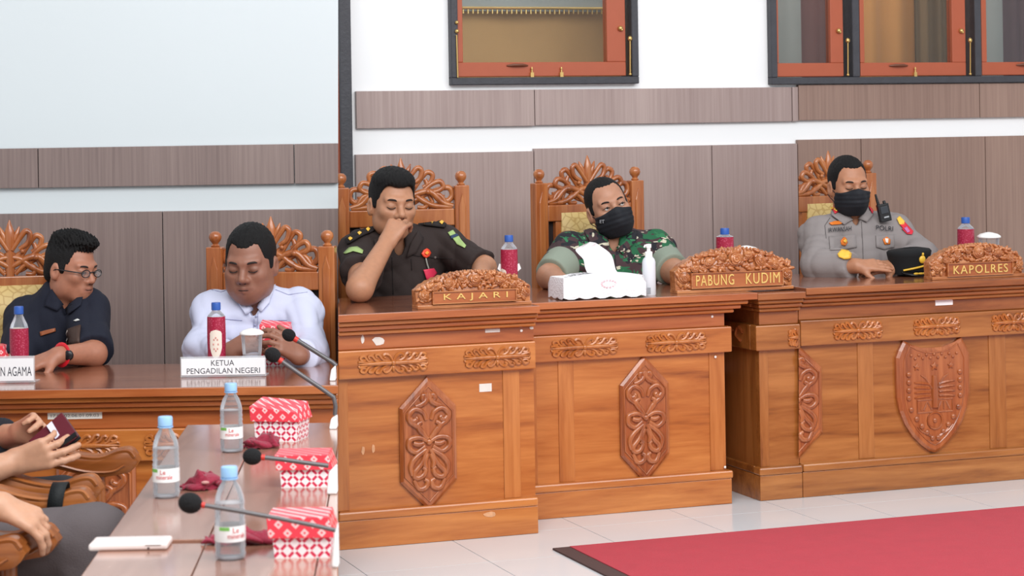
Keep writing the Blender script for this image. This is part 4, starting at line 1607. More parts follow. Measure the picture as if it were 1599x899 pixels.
sp_ = onz(1014, 461, ZC)
san = thing('sanitizer_bottle', 'white pump bottle of hand sanitizer beside the tissue holder', 'bottle', sp_, 0)
sc_ = scale_at(sp_)
SANB = mat('sanitizer_plastic', (228, 232, 238), .25, alpha=.9)
MB().lathe([(9.5 / sc_, 0), (10.5 / sc_, 1.5 / sc_), (10.5 / sc_, 52 / sc_), (9 / sc_, 57 / sc_), (6 / sc_, 60 / sc_), (5.4 / sc_, 62 / sc_)], 24).build('body', SANB, san, 50)
MB().lathe([(5.8 / sc_, 60 / sc_), (6 / sc_, 61 / sc_), (6 / sc_, 68 / sc_), (3 / sc_, 69 / sc_), (3 / sc_, 74 / sc_), (4.4 / sc_, 74.5 / sc_), (4.4 / sc_, 80 / sc_), (1 / sc_, 80.5 / sc_)], 18).build('pump', CHINA, san, 40)
MB().tube([(0, 0, 78 / sc_), (-6 / sc_, -3 / sc_, 78 / sc_), (-7 / sc_, -3.5 / sc_, 75 / sc_)], 1.6 / sc_, 8).build('nozzle', CHINA, san, 60)
MB().box(-3.5 / sc_, 1.5 / sc_, -10.9 / sc_, -10.2 / sc_, 3 / sc_, 13 / sc_).build('label_block', mat('label_grey', (150, 152, 158), .5), san)

BLACKF = mat('cap_felt_black', (12, 13, 17), .85, bump=.1, bscale=300)
GOLD = mat('gold_braid', (228, 184, 62), .35, var=.1, vscale=150)
cp = onz(1430, 431, ZD2)
pc = thing('police_cap', 'black police cap with gold cord and badge lying on the desk', 'cap', cp, FB.th + .1)
s_ = 1 / scale_at(cp)
m = MB()
prof = [(30, 3), (31, 10), (32, 20), (35, 32), (36, 38), (33, 41), (18, 43), (2, 43.5)]
vs, fs = [], []
n = 28
for (r, z) in prof:
    for i in range(n):
        g = 2 * math.pi * i / n
        tilt = 2.0 * math.cos(g) * (z / 43)
        vs.append((r * s_ * math.cos(g), r * s_ * .92 * math.sin(g) + .04, (z + tilt * .8) * s_))
for k in range(len(prof) - 1):
    for i in range(n):
        j = (i + 1) % n
        fs.append((k * n + i, k * n + j, (k + 1) * n + j, (k + 1) * n + i))
fs.append(tuple((len(prof) - 1) * n + i for i in range(n)))
fs.append(tuple(reversed(range(n))))
m.add(vs, fs)
m.build('crown', BLACKF, pc, 60)
# visor
vs, fs = [], []
for k in range(4):
    for i in range(13):
        g = math.radians(-150 + 120 * i / 12)
        e = math.sin(math.pi * i / 12) ** .6
        R = (30 + 14 * e * k / 3) * s_
        vs.append((R * math.cos(g), .04 + R * .92 * math.sin(g), (9 - 6.5 * k / 3 * e) * s_))
for k in range(3):
    for i in range(12):
        q = (k * 13 + i, k * 13 + i + 1, (k + 1) * 13 + i + 1, (k + 1) * 13 + i)
        fs.append(q[::-1])
vz = MB().add(vs, fs).build('visor', mat('visor_gloss_black', (16, 17, 22), .25), pc, 180)
sm = vz.modifiers.new('solid', 'SOLIDIFY')
sm.thickness = .003
def on_cap(deg, z, off=1.0):
    g = math.radians(deg)
    R = np.interp(z, [p[1] for p in prof], [p[0] for p in prof]) + off
    return (R * s_ * math.cos(g), R * s_ * .92 * math.sin(g) + .04, z * s_)
MB().tube([on_cap(-140 + 105 * i / 12, 10 + 11 * i / 12, 1.2) for i in range(13)], 1.6 * s_, 7).build('gold_cord', GOLD, pc, 60)
m = MB()
for i in range(7):
    g = math.radians(-108 + 11 * i)
    m.ball((39 * s_ * math.cos(g), .04 + 37 * s_ * math.sin(g), 5.2 * s_), (5.5 * s_, 3.2 * s_, 2.0 * s_), 8, 5)
m.build('oak_leaves', GOLD, pc, 60)
m = MB().ball(on_cap(-86, 27, 0), (6 * s_, 3 * s_, 6.5 * s_), 12, 8)
m.ball(on_cap(-86, 35, 0), (2 * s_, 2 * s_, 2.5 * s_), 8, 6)
m.build('cap_badge', GOLD, pc, 60)

# ------------------------------------------------------------------ conference tables in the foreground
yg0 = onz(300, 842, ZT).y
yg1 = onz(300, 848, ZT).y
xl = lambda y: -0.849 + (5.442 - y) * 0.0553


def conf_table(label, y0, y1):
    root = thing('conference_table', label, 'table', (0, 0, 0), 0, 'conference tables pushed end to end')
    objs = []
    edges = [0.0, 0.19, 0.40, 0.75]
    for a, b in zip(edges[:-1], edges[1:]):
        m = MB()
        g = .0009
        q = [(xl(y0) + a + g, y0), (xl(y0) + b - g, y0), (xl(y1) + b - g, y1), (xl(y1) + a + g, y1)]
        m.add([(x, y, ZT - .032) for x, y in q] + [(x, y, ZT) for x, y in q], [(3, 2, 1, 0), (4, 5, 6, 7), (0, 1, 5, 4), (1, 2, 6, 5), (2, 3, 7, 6), (3, 0, 4, 7)])
        objs.append(m.build('top_plank', CONF, root, bevel=.002))
    m = MB()
    q = [(xl(y0) + .05, y0 + .04), (xl(y0) + .07, y0 + .04), (xl(y1) + .07, y1 - .04), (xl(y1) + .05, y1 - .04)]
    m.add([(x, y, ZT - .13) for x, y in q] + [(x, y, ZT - .033) for x, y in q], [(3, 2, 1, 0), (4, 5, 6, 7), (0, 1, 5, 4), (1, 2, 6, 5), (2, 3, 7, 6), (3, 0, 4, 7)])
    objs.append(m.build('apron', ARMW, root))
    for yy in (y0 + .07, y1 - .07):
        objs.append(MB().box(xl(yy) + .04, xl(yy) + .10, yy - .03, yy + .03, 0, ZT - .1305).build('leg', ARMW, root, bevel=.004))
        objs.append(MB().box(xl(yy) + .32, xl(yy) + .38, yy - .03, yy + .03, 0, ZT - .033).build('leg', ARMW, root, bevel=.004))
    cut(objs, SEAM, 'left')
    return root


conf_table('far conference table with brown planks, carrying two water bottles', yg0, 5.44)
conf_table('near conference table with the white phone on its far edge', 3.0, yg1)

FOAM = mat('mic_foam_black', (20, 20, 22), .95, bump=.5, bscale=260)
STEM = mat('mic_stem_grey', (104, 102, 104), .35, metal=.4)
REDR = mat('mic_ring_red', (204, 56, 48), .4)
MICB = mat('mic_base_white', (240, 240, 240), .4)


def mic(label, hx, hy, Y, pts, base, zt, rpx, hpx=1.15):
    """hx,hy head centre in the picture at distance Y; pts further stem points; base (px, z) foot"""
    def at(px, py, yy=Y):
        return CAM + ray(px, py) * yy
    h = at(hx, hy)
    s = F / Y
    root = thing('gooseneck_microphone', label, 'microphone', (0, 0, 0), 0, 'gooseneck microphones')
    P = [at(*q) for q in pts]
    bp = at(*base)
    foot = Vector((bp.x, bp.y, zt))
    root.location = foot
    L = lambda p: p - foot
    d = (P[0] - h).normalized()
    r = rpx / s
    R = d.to_track_quat('Z', 'Y').to_matrix()
    MB().ball(L(h), (r, r, r * hpx), 18, 12, R).build('foam_head', FOAM, root, 180)
    e = h + d * (r * hpx * .95)
    MB().tube([L(e - d * .004), L(e + d * (5.5 / s))], 4.6 / s, 12).build('red_ring', REDR, root, 60)
    e2 = e + d * (5.5 / s)
    path = [L(e2)] + [L(q) for q in P]
    nx = len(path)
    MB().tube(path, [4.4 / s] + [3.5 / s] * (nx - 1), 10).build('stem', STEM, root, 60)
    return root, L, s


def mic_base(root, pts, w, d, h):
    """low wedge base"""
    m = MB()
    m.add([(-w / 2, -d / 2, 0), (w / 2, -d / 2, 0), (w / 2, d / 2, 0), (-w / 2, d / 2, 0), (-w / 2 + .004, -d / 4, h * .7), (w / 2, -d / 4, h), (w / 2, d / 4, h), (-w / 2 + .004, d / 4, h * .7)],
          [(3, 2, 1, 0), (4, 5, 6, 7), (0, 1, 5, 4), (1, 2, 6, 5), (2, 3, 7, 6), (3, 0, 4, 7)])
    return m.build('base', MICB, root, bevel=.004)


p = onz(521, 592, ZA)
r_, L, s = mic('microphone on the lower desk, highest of the four', 452, 523, p.y - .02, [(470, 534), (497, 551), (521, 566), (526, 571)], (521, 592), ZA, 9.8)
r_.location = (p.x, p.y - .02, ZA)
cut([mic_base(r_, None, .018, .05, 24 / s)], SEAM, 'left')
p = onz(520, 668, ZT)
r_, L, s = mic('microphone reaching over the far end of conference table', 426, 554, p.y, [(440, 564), (470, 585), (500, 605), (521, 620), (524, 634), (523, 648)], (521, 668), ZT, 11.5)
b_ = mic_base(r_, None, .02, .05, .035)
p = onz(519, 770, ZT)
r_, L, s = mic('microphone in front of the middle snack box', 394, 712.5, p.y, [(412, 714), (440, 717), (475, 722), (513, 727)], (519, 770), ZT, 13.2)
b_ = mic_base(r_, None, .022, .03, .062)
p = onz(524, 884, ZT)
r_, L, s = mic('nearest microphone, lowest in the photo', 297, 785, p.y, [(320, 789), (380, 799), (440, 810), (490, 820), (525, 828)], (524, 884), ZT, 16.5)
b_ = mic_base(r_, None, .012, .03, .078)

# phone and crumpled cloths
a, b = onz(138, 861, ZT), onz(262, 858, ZT)
ph = thing('phone', 'pale pink-white phone lying at the left edge of the conference table', 'phone', ((a.x + b.x) / 2, a.y, ZT), 0.02)
w = (b - a).length
PHW = mat('phone_pale', (240, 226, 222), .3)
m = MB().box(-w / 2, w / 2, 0, .07, 0.0005, .0135).build('body', PHW, ph, bevel=.005)
m.modifiers['bevel'].segments = 4
MB().box(w * .22, w * .42, -.0006, .001, .0088, .0103).build('side_buttons', mat('phone_mark', (110, 100, 100), .5), ph)
MB().lathe([(.0022, 0), (.0022, -.0008)], 10, (w * .26, .0004, .0042), 'y').build('port', mat('phone_port', (70, 50, 50), .5), ph)
MB().box(-w / 2 + .006, w / 2 - .006, .006, .064, .0136, .0142).build('screen', mat('phone_screen', (226, 214, 212), .12), ph)

CLOTH = mat('maroon_cloth', (140, 22, 52), .75, var=.25, vscale=40, bump=.5, bscale=120, sheen=.2)
LINING = mat('cloth_lining', (190, 140, 136), .8, var=.1)


def crumple(label, px0, px1, pyt, pyb, seed, zt=ZT, holes=True):
    c = onz((px0 + px1) / 2, pyb - 3, zt)
    s = scale_at(c)
    w, h = (px1 - px0) / s, (pyb - pyt) / s * .72
    root = thing('crumpled_cloth', label, 'cloth', (c.x, c.y + .02, zt), 0, 'crumpled maroon batik cloths')
    rr = random.Random(seed)
    ph_ = [rr.uniform(0, 6) for _ in range(8)]
    # folded sheet: an undulating ribbon lying on its edge, doubled back
    n, k = 34, 7
    for layer in range(3):
        vs, fs = [], []
        for i in range(n + 1):
            t = i / n
            x = (t - .5) * w * (1 - .10 * layer)
            for j in range(k + 1):
                q = j / k
                y = (layer - 1) * .022 + .010 * math.sin(t * 9 + ph_[layer] + q * 2) + .012 * math.sin(q * 5 + ph_[3 + layer]) * (q - .3)
                env = .55 + .45 * math.sin(math.pi * min(1, max(0, t * 1.1 - .05)))
                hh = h * (.75 + .25 * math.sin(t * 7 + ph_[layer + 4]) * .8) * env * (1 - .15 * layer)
                z = .002 + q * hh + .004 * math.sin(t * 21 + q * 6 + ph_[1])
                vs.append((x + .006 * math.sin(q * 7 + t * 5 + ph_[2]), y + (q ** 2) * .018, max(.0015, z)))
        for i in range(n):
            for j in range(k):
                a_ = i * (k + 1) + j
                fs.append((a_, a_ + k + 1, a_ + k + 2, a_ + 1))
        o = MB().add(vs, fs).build('fold', CLOTH, root, 180)
        sd = o.modifiers.new('solid', 'SOLIDIFY')
        sd.thickness = .004
    # base lump tying the folds together
    lump = MB().ball((0, .005, h * .30), (w * .46, .04, h * .30), 24, 12)
    lump.v = [(x + .006 * math.sin(40 * z + ph_[0]), y + .006 * math.sin(70 * x + ph_[1]), max(.001, z + .007 * math.sin(60 * x + 40 * y + ph_[2]))) for x, y, z in lump.v]
    lump.build('bundle', CLOTH, root, 180)
    if holes:
        m = MB().ball((w * .12, -.035, h * .45), (w * .10, .004, h * .09), 12, 8)
        m.build('lining', LINING, root, 180)
    return root


crumple('crumpled maroon cloth beside the far water bottle', 380, 433, 668, 703, 1, holes=False)
crumple('crumpled maroon cloth with pale lining beside the left water bottle', 282, 347, 726, 768, 2)
crumple('crumpled maroon cloth behind the nearest water bottle', 317, 428, 818, 854, 3, holes=False)

# ------------------------------------------------------------------ armchairs along the conference table
def armchair(label, arms, xe, side_x=.62):
    """arms: list of (px_end, py_top, y) ; chair faces +x"""
    y0, y1 = min(a[1] for a in arms), max(a[1] for a in arms)
    yc = (y0 + y1) / 2
    root = thing('wooden_armchair', label, 'chair', (xe - .3, yc, 0), 0, 'wooden armchairs along the table')
    X = lambda x: x - (xe - .3)
    for (xend, y, zt) in arms:
        yy = y - yc
        prof = [(-.62, .028, .024), (-.50, .034, .026), (-.36, .036, .028), (-.24, .024, .027), (-.15, .002, .025), (-.09, -.006, .027), (-.045, .004, .032), (-.015, .008, .030), (0, .006, .016)]
        ctr = cr([(X(xend + a), b, c) for a, b, c in prof], 4)
        up_e = [(q[0], zt - .032 + q[1] + q[2]) for q in ctr]
        lo_e = [(q[0], zt - .032 + q[1] - q[2]) for q in ctr]
        poly = up_e + [(X(xend) + .010, zt - .026)] + lo_e[::-1]
        ar = MB().prism(poly[::-1], yy - .029, yy + .029, inset=.009).build('armrest', ARMW, root, 50)
        MB().tube([(x, yy - .024, z - .004) for x, z in up_e], .0065, 6).tube([(x, yy + .024, z - .004) for x, z in up_e], .0065, 6).build('carved_edge', ARMW, ar, 60)
        gr = cr([(X(xend - .56), yy - .029, zt - .016), (X(xend - .36), yy - .030, zt - .010), (X(xend - .22), yy - .030, zt - .026), (X(xend - .13), yy - .030, zt - .048), (X(xend - .06), yy - .031, zt - .050), (X(xend - .025), yy - .030, zt - .034)], 4)
        MB().tube(gr, .0035, 5).build('carved_groove', ARMW, ar, 60)
        MB().lathe([(.020, 0), (.022, .03), (.017, .06), (.019, zt - .50), (.016, zt - .475)], 14, (X(xend - .10), yy, .42)).build('arm_post', ARMW, root, 60)
        MB().box(X(xend - .13), X(xend - .08), yy - .02, yy + .02, 0, .3995).build('leg', ARMW, root, bevel=.004)
        MB().box(X(xend - .66), X(xend - .61), yy - .022, yy + .022, 0, 1.0).build('back_post', ARMW, root, bevel=.005)
    h = (y1 - y0) / 2 if y1 > y0 else .25
    MB().box(X(xe - .62), X(xe - .04), -h, h, .40, .45).build('seat', ARMW, root, bevel=.008)
    MB().box(X(xe - .655), X(xe - .625), -h + .023, h - .023, .60, .98).build('backrest', ARMW, root, bevel=.006)
    return root


def arm_of(px, py, zt):
    p = onz(px, py, zt)
    return (p.x, p.y, zt)


aza, azb = .668, .668
a1 = arm_of(212, 703, aza)
a2 = arm_of(151, 748, aza)
a3 = arm_of(141, 766, azb)
a4 = arm_of(86, 824, azb)
a5 = arm_of(36, 842, .66)
armchair('wooden armchair farthest along the conference table, behind the phone hands', [a1, (a2[0], a2[1] + .02, a2[2])], -.98)
chb = armchair('wooden armchair with a black strap on its arm, holding the grey-trousered sitter', [a3, a4], -.98)
armchair('wooden armchair in the bottom left corner, nearest the camera', [a5, (a5[0], a5[1] - .55, a5[2])], -.98)
# black strap over the arm
stx = onz(98, 780, .64).x
m = MB()
m.tube([(stx, a3[1] + .036 * math.cos(t), a3[2] - .024 + .042 * math.sin(t)) for t in [2 * math.pi * i / 18 for i in range(18)]], .0022, 6, closed=True)
vs, fs = [], []
for i in range(20):
    t = 2 * math.pi * i / 20
    for dx in (-.018, .018):
        vs.append((stx + dx + .006 * math.sin(t), a3[1] + .036 * math.cos(t), a3[2] - .018 + .040 * math.sin(t)))
m = MB().add(vs, [(2 * i, 2 * i + 1, 2 * ((i + 1) % 20) + 1, 2 * ((i + 1) % 20)) for i in range(20)])
so = m.build('strap', mat('strap_black', (22, 26, 28), .7, bump=.2, bscale=300), None, 180)
sd = so.modifiers.new('solid', 'SOLIDIFY')
sd.thickness = .003
sd.offset = 1
tag(so, 'black fabric strap looped around the armrest', 'strap')

# ------------------------------------------------------------------ people: smooth implicit surfaces turned into single meshes
def smin(a, b, k):
    h = np.maximum(k - np.abs(a - b), 0) / k
    return np.minimum(a, b) - h * h * k * .25


def smax(a, b, k):
    return -smin(-a, -b, k)


def d_cone(P, a, b, ra, rb):
    a, b = np.asarray(a, float), np.asarray(b, float)
    ba = b - a
    t = np.clip((P - a) @ ba / max(ba @ ba, 1e-9), 0, 1)
    return np.linalg.norm(P - a - t[..., None] * ba, axis=-1) - (ra + (rb - ra) * t)


def d_ell(P, c, r, M=None):
    q = P - np.asarray(c, float)
    if M is not None:
        q = q @ M
    r = np.asarray(r, float)
    k0 = np.linalg.norm(q / r, axis=-1)
    k1 = np.linalg.norm(q / (r * r), axis=-1)
    return k0 * (k0 - 1) / np.maximum(k1, 1e-6)


class Field:
    def __init__(s, lo, hi, h):
        s.lo, s.h = np.asarray(lo, float), h
        s.n = np.ceil((np.asarray(hi, float) - s.lo) / h).astype(int) + 1
        s.g = np.full(s.n, 1.0, np.float32)

    def box(s, lo, hi, m):
        a = np.clip(np.floor((np.asarray(lo) - m - s.lo) / s.h).astype(int), 0, s.n)
        b = np.clip(np.ceil((np.asarray(hi) + m - s.lo) / s.h).astype(int) + 1, 0, s.n)
        sl = tuple(slice(x, y) for x, y in zip(a, b))
        ax = [s.lo[i] + s.h * np.arange(a[i], b[i]) for i in range(3)]
        return sl, np.stack(np.meshgrid(*ax, indexing='ij'), -1)

    def op(s, fn, lo, hi, k=.01, kind='u', m=None):
        sl, P = s.box(lo, hi, (k + 3 * s.h + .012) if m is None else m)
        if P.size == 0:
            return s
        d = fn(P)
        g = s.g[sl]
        if kind == 'u':
            s.g[sl] = smin(g, d, k)
        elif kind == 's':
            s.g[sl] = smax(g, -d, k)
        elif kind == 'i':
            s.g[sl] = smax(g, d, k)
        return s

    def cone(s, a, b, ra, rb, k=.01, cap=None):
        a, b = np.asarray(a, float), np.asarray(b, float)
        r = max(ra, rb)
        def fn(P):
            d = d_cone(P, a, b, ra, rb)
            if cap is not None:
                n = (b - a) / np.linalg.norm(b - a)
                q = a + (b - a) * cap
                d = smax(d, (P - q) @ n, .006)
            return d
        return s.op(fn, np.minimum(a, b) - r, np.maximum(a, b) + r, k)

    def ell(s, c, r, M=None, k=.01, kind='u'):
        c = np.asarray(c, float)
        R = max(r)
        return s.op(lambda P: d_ell(P, c, r, M), c - R, c + R, k, kind)

    def chain(s, pts, rad, k=.006):
        for i in range(len(pts) - 1):
            s.cone(pts[i], pts[i + 1], rad[i], rad[i + 1], k)
        return s

    def wrinkle(s, amp, seed=0, f=1.0):
        """cloth folds: low relief displacement"""
        rs = np.random.RandomState(seed)
        m = np.abs(s.g) < .03
        idx = np.argwhere(m)
        P = s.lo + idx * s.h
        d = np.zeros(len(P))
        for i in range(6):
            w = rs.normal(size=3) * np.array([1, 1, .8]) * (9 + 6 * i) * f
            w2 = rs.normal(size=3) * 8
            q = np.sin(P @ w + 1.8 * np.sin(P @ w2 + i) + rs.uniform(0, 6))
            d += (1 - 2 * np.abs(q) ** .8) / (1 + .4 * i)
        s.g[m] += (amp * d / 2.2).astype(np.float32)
        return s

    def mesh(s):
        g = s.g
        sg = g < 0
        c = np.zeros(np.array(g.shape) - 1, np.int8)
        for dx in (0, 1):
            for dy in (0, 1):
                for dz in (0, 1):
                    c += sg[dx:g.shape[0] - 1 + dx, dy:g.shape[1] - 1 + dy, dz:g.shape[2] - 1 + dz]
        act = np.argwhere((c > 0) & (c < 8))
        idx = -np.ones(c.shape, np.int64)
        idx[tuple(act.T)] = np.arange(len(act))
        cor = np.array([(x, y, z) for x in (0, 1) for y in (0, 1) for z in (0, 1)])
        val = np.stack([g[tuple((act + q).T)] for q in cor], 1).astype(float)
        acc = np.zeros((len(act), 3))
        cnt = np.zeros(len(act))
        for i in range(8):
            for j in range(i + 1, 8):
                if np.abs(cor[i] - cor[j]).sum() != 1:
                    continue
                x = (val[:, i] < 0) != (val[:, j] < 0)
                t = np.where(x, val[:, i] / np.where(x, val[:, i] - val[:, j], 1), 0)
                acc += np.where(x[:, None], cor[i] + t[:, None] * (cor[j] - cor[i]), 0)
                cnt += x
        V = s.lo + s.h * (act + acc / cnt[:, None])
        Fq = []
        for a in range(3):
            b, d = (a + 1) % 3, (a + 2) % 3
            s1 = [slice(None)] * 3
            s2 = [slice(None)] * 3
            s1[a], s2[a] = slice(0, -1), slice(1, None)
            ch = sg[tuple(s1)] != sg[tuple(s2)]
            e = np.argwhere(ch)
            e = e[(e[:, b] > 0) & (e[:, d] > 0) & (e[:, b] < c.shape[b]) & (e[:, d] < c.shape[d])]
            inside = sg[tuple(e.T)]
            def cell(db, dd):
                q = e.copy()
                q[:, b] -= db
                q[:, d] -= dd
                return idx[tuple(q.T)]
            q = np.stack([cell(1, 1), cell(0, 1), cell(0, 0), cell(1, 0)], 1)
            q[~inside] = q[~inside][:, ::-1]
            Fq.append(q)
        Fq = np.concatenate(Fq)
        return V, Fq[(Fq >= 0).all(1)]


def head_sdf(Q, jaw=1.0, lid=False):
    """head in its own units: x side, y forward, z up, eyes at z=0"""
    e, cn = d_ell, d_cone
    A = np.abs(Q[..., 0])
    S = np.stack([A, Q[..., 1], Q[..., 2]], -1)        # mirrored
    d = e(Q, (0, -.014, .034), (.075, .095, .088))
    d = smin(d, e(Q, (0, .022, -.040), (.062 * jaw, .066, .080)), .035)
    d = smin(d, e(S, (.046 * jaw, .008, -.064), (.020, .034, .032)), .03)
    d = smin(d, e(Q, (0, .062, -.096), (.032 * jaw, .021, .021)), .03)
    if jaw > 1.04:
        d = smin(d, e(S, (.036, .046, -.060), (.026, .024, .030)), .03)
    d = smin(d, e(S, (.042, .058, -.020), (.022, .022, .020)), .025)
    d = smin(d, cn(S, (.006, .0845, .020), (.044, .070, .024), .010, .009), .018)
    d = smax(d, -e(S, (.032, .098, -.001), (.019, .017, .013)), .014)
    d = smin(d, e(S, (.032, .0735, .000), (.0165, .0145, .0125)), .005)
    if lid:
        d = smin(d, e(S, (.032, .0752, .0066), (.0175, .0150, .0078)), .003)
    d = smin(d, cn(Q, (0, .082, .010), (0, .103, -.028), .0075, .0125), .012)
    d = smin(d, e(S, (.013, .091, -.033), (.0105, .011, .009)), .007)
    d = smin(d, e(Q, (0, .078, -.066), (.030, .016, .024)), .02)
    d = smin(d, cn(S, (0, .0945, -.0585), (.022, .0835, -.0625), .0060, .0034), .004)
    d = smin(d, cn(S, (0, .0935, -.0690), (.019, .0835, -.0655), .0072, .0036), .004)
    d = smax(d, -cn(S, (0, .1015, -.0635), (.025, .0895, -.0645), .0020, .0016), .003)
    ear = e(S, (.078, -.012, -.010), (.0105, .020, .032))
    ear = smax(ear, -e(S, (.088, -.005, -.006), (.008, .011, .018)), .005)
    return smin(d, ear, .008)


def hair_sdf(Q, style):
    side = style.get('side', .0785)
    d = d_ell(Q, (0, -.017, .038), (side, .0985, .0905 + style.get('top', 0)))
    if style.get('quiff'):
        d = smin(d, d_ell(Q, (0, .050, .108), (.046, .054, .026)), .03)
        d = smin(d, d_ell(Q, (0, -.02, .116), (.056, .07, .024)), .03)
    if style.get('full'):
        d = smin(d, d_ell(Q, (0, .008, .086), (.067, .082, .040)), .03)
    A = np.abs(Q[..., 0])
    S = np.stack([A, Q[..., 1], Q[..., 2]], -1)
    # sideburns and nape
    d = smin(d, d_ell(S, (.0665, .010, .002), (.0115, .014, .030)), .010)
    d = smin(d, d_ell(Q, (0, -.074, -.024), (.056, .032, .046)), .03)
    fz = style.get('line', .074)
    fw = style.get('fw', .068)
    zc, zr = fz - .10, .10
    rec = style.get('recede', .010) * np.exp(-((A - .040) / .016) ** 2)     # receding temples
    f = (A / fw) ** 5 + (np.abs(Q[..., 1] - .118) / .100) ** 3 + (np.abs(Q[..., 2] - zc) / (zr + rec)) ** 5
    face = (f ** .3 - 1) * .04
    d = smax(d, -face, .005)
    d = smax(d, -d_ell(S, (.085, .022, -.075), (.050, .078, .066)), .008)
    d = smax(d, -d_ell(S, (.088, -.010, -.014), (.022, .022, .030)), .004)
    d = smax(d, -(Q[..., 2] + .060), .01)
    r = style.get('rough', .0012)
    n = np.sin(Q[..., 0] * 420 + 3 * np.sin(Q[..., 1] * 60)) * np.sin(Q[..., 1] * 260 + Q[..., 2] * 210)
    n2 = np.sin(Q[..., 0] * 900 + 40 * Q[..., 1]) * np.sin(Q[..., 1] * 190 + 5 * np.sin(Q[..., 0] * 90))
    return d + r * (n + .6 * n2) * np.clip((Q[..., 2] - .055) / .03, .12, 1)


def mask_sdf(Q):
    A = np.abs(Q[..., 0])
    S = np.stack([A, Q[..., 1], Q[..., 2]], -1)
    d = d_ell(Q, (0, .030, -.056), (.0675, .072, .074))
    d = smin(d, head_sdf(Q) - .0045, .02)
    d = smin(d, d_cone(Q, (0, .088, -.012), (0, .094, -.060), .017, .022), .035)
    top = Q[..., 2] - (-.004 - .36 * A + 1.4 * A * A)
    d = smax(d, top, .006)
    d = smax(d, -.122 - Q[..., 2], .006)
    d = smax(d, .018 - Q[..., 1] + .15 * (Q[..., 2] + .05), .006)
    # pleats
    return d + .0012 * np.sin((Q[..., 2] + .3 * A * A) * 330) * np.exp(-((Q[..., 2] + .055) / .03) ** 2)


HAIR = mat('hair_black', (15, 13, 14), .6, bump=.5, bscale=380, spec=.3)
BROW = mat('eyebrow_dark', (34, 24, 21), .7)
EYEW = mat('eye_white', (206, 198, 192), .25)
IRIS = mat('iris_dark', (34, 22, 18), .15)
LASH_SHADE = mat('lash_and_shade_dark', (30, 20, 18), .7)
MASKM = mat('mask_black', (20, 23, 31), .75, bump=.15, bscale=250)
SKINS = {}


def skin_mat():
    if 'skin' in MATS:
        return MATS['skin']
    m = bpy.data.materials.new('skin')
    m.use_nodes = True
    nt = m.node_tree
    b = nt.nodes['Principled BSDF']
    ca = nt.nodes.new('ShaderNodeVertexColor')
    ca.layer_name = 'tint'
    tc = nt.nodes.new('ShaderNodeTexCoord')
    n = nt.nodes.new('ShaderNodeTexNoise')
    n.inputs['Scale'].default_value = 70
    nt.links.new(tc.outputs['Object'], n.inputs['Vector'])
    mr = nt.nodes.new('ShaderNodeMapRange')
    mr.inputs['To Min'].default_value = .88
    mr.inputs['To Max'].default_value = 1.12
    nt.links.new(n.outputs['Fac'], mr.inputs['Value'])
    mx = nt.nodes.new('ShaderNodeVectorMath')
    mx.operation = 'SCALE'
    nt.links.new(ca.outputs['Color'], mx.inputs[0])
    nt.links.new(mr.outputs[0], mx.inputs['Scale'])
    nt.links.new(mx.outputs[0], b.inputs['Base Color'])
    b.inputs['Roughness'].default_value = .48
    b.inputs['Subsurface Weight'].default_value = .12
    b.inputs['Subsurface Radius'].default_value = (.8, .35, .2)
    b.inputs['Subsurface Scale'].default_value = .008
    MATS['skin'] = m
    return m


def npv(v):
    return np.array((v[0], v[1], v[2]), float)


